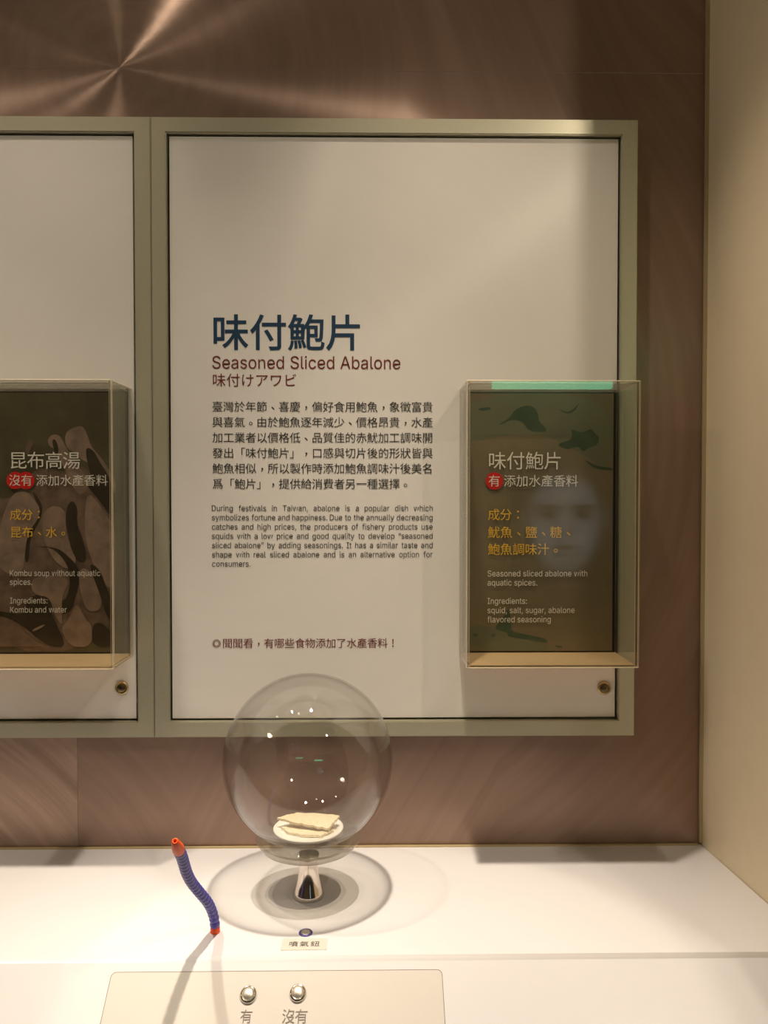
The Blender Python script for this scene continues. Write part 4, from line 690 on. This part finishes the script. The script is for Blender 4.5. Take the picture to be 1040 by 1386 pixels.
for lab, u, v in (('round chrome push button above a single grey character', 336.5, 1346.5), ('round chrome push button above two grey characters', 403.5, 1344.5)):
    c = on_slope(u, v) + SL_N * 0.0004
    t = thing('push_button', lab, 'button', c, 'chrome push buttons on the control plate')
    obj('bezel', lathe([(0.0098, 0), (0.0098, 0.0012), (0.0090, 0.0030), (0.0076, 0.0036), (0.0068, 0.0034), (0.0065, 0.0012), (0, 0.0012)], 48, c, SL_N), M['chrome'], t)
    obj('cap', lathe([(0.0062, 0.0010), (0.0062, 0.0030), (0.0055, 0.0038), (0, 0.0040)], 40, c, SL_N), M['chrome_b'], t)

# ------------------------------------------------------------------ lamps in the ceiling, the hall behind the visitor
for loc, lab in ((LAMP_1, 'round recessed ceiling lamp above the globe'), (LAMP_2, 'round recessed ceiling lamp above the seam of the two panels'), (LAMP_3, 'round recessed ceiling lamp at the far left of the counter'),
                 (LAMP_R, 'round ceiling lamp beyond the end of the side wall'), (ADDED_FILL2, 'added round ceiling lamp that brightens the rear of the hall'), (ADDED_FILL, 'added round fill lamp at the ceiling far to the left'), (ADDED_STREAK, 'small added ceiling lamp for the streak on the wall')):
    c = Vector((loc[0], loc[1], CEIL_Z))
    t = thing('ceiling_lamp', lab, 'ceiling lamp', c, 'recessed ceiling lamps')
    obj('trim_ring', lathe([(0.030, -0.002), (0.046, -0.002), (0.048, -0.0045), (0.045, -0.008), (0.032, -0.008), (0.030, -0.002)], 40, c), M['dish'], t)
    obj('lens', lathe([(0.029, -0.003), (0.029, -0.004), (0, -0.004)], 40, c), M['lamp'], t)
tag(obj('exit_sign', box(0.68, 1.36, -3.56, -3.50, 2.10, 2.185, 0.006), M['sign']), 'long green lit sign on the rear wall, mirrored in the right acrylic case', 'sign')
def portrait():
    cx_, cz_ = 1.10, 1.36; W, Hh = 0.62, 0.80
    t = thing('portrait_lightbox', 'lit portrait picture of a face on the rear wall, mirrored in the right acrylic case', 'picture', (cx_, -3.6, cz_))
    obj('box', box(cx_ - W / 2 - 0.03, cx_ + W / 2 + 0.03, -3.598, -3.545, cz_ - Hh / 2 - 0.03, cz_ + Hh / 2 + 0.03, 0.004), M['rear'], t)
    bm = bmesh.new(); nx, nz = 80, 100
    bmesh.ops.create_grid(bm, x_segments=nx, y_segments=nz, size=0.5)
    lay = bm.verts.layers.float_color.new('ink')
    G = lambda x, z, a, b, sx_, sz_: math.exp(-((x - a) / sx_) ** 2 - ((z - b) / sz_) ** 2)
    for v in bm.verts:
        x, z = v.co.x * W / 0.22, v.co.y * Hh / 0.22           # in half face widths
        e = (x / 1.0) ** 2 + ((z + 0.05) / 1.45) ** 2
        f = 1 / (1 + math.exp((e - 0.85) * 9))
        val = f * (0.75 + 0.35 * G(x, z, 0.05, 0.75, 0.6, 0.35) + 0.3 * G(x, z, 0.45, -0.45, 0.3, 0.4) + 0.3 * G(x, z, -0.45, -0.45, 0.3, 0.4) + 0.25 * G(x, z, 0, -0.1, 0.1, 0.4))
        for s in (-1, 1):
            val *= 1 - 0.92 * G(x, z, 0.45 * s, 0.12, 0.27, 0.15)
            val *= 1 - 0.85 * G(x, z, 0.47 * s, 0.30, 0.34, 0.07)
            val *= 1 - 0.4 * G(x, z, 0.16 * s, -0.35, 0.10, 0.10)
        val *= 1 - 0.75 * G(x, z, 0, -0.75, 0.35, 0.07); val *= 1 - 0.35 * G(x, z, 0, -0.95, 0.3, 0.06)
        hair = 1 / (1 + math.exp(-(z - 1.05 + 0.25 * x * x) * 12)); val *= 1 - 0.85 * hair
        ear = 0.25 * (G(x, z, 1.08, 0.0, 0.12, 0.3) + G(x, z, -1.08, 0.0, 0.12, 0.3)); val += ear
        v[lay] = (0.60 * val + 0.005, 0.68 * val + 0.005, 0.74 * val + 0.006, 1)
    mx = Matrix.Translation((cx_, -3.5445, cz_)) @ Matrix.Rotation(math.pi / 2, 4, 'X') @ Matrix.Diagonal((W, Hh, 1, 1))
    bmesh.ops.transform(bm, matrix=mx, verts=bm.verts[:])
    bmesh.ops.reverse_faces(bm, faces=bm.faces[:])
    m = NT('portrait_film'); a = m.n('ShaderNodeAttribute'); a.attribute_name = 'ink'; e = m.n('ShaderNodeEmission'); e.inputs[1].default_value = 0.75
    m.l(a.outputs[0], e.inputs[0]); m.l(e.outputs[0], m.out.inputs[0])
    obj('picture', bm, m.m, t)
portrait()
bpy.data.objects.remove(_fo)
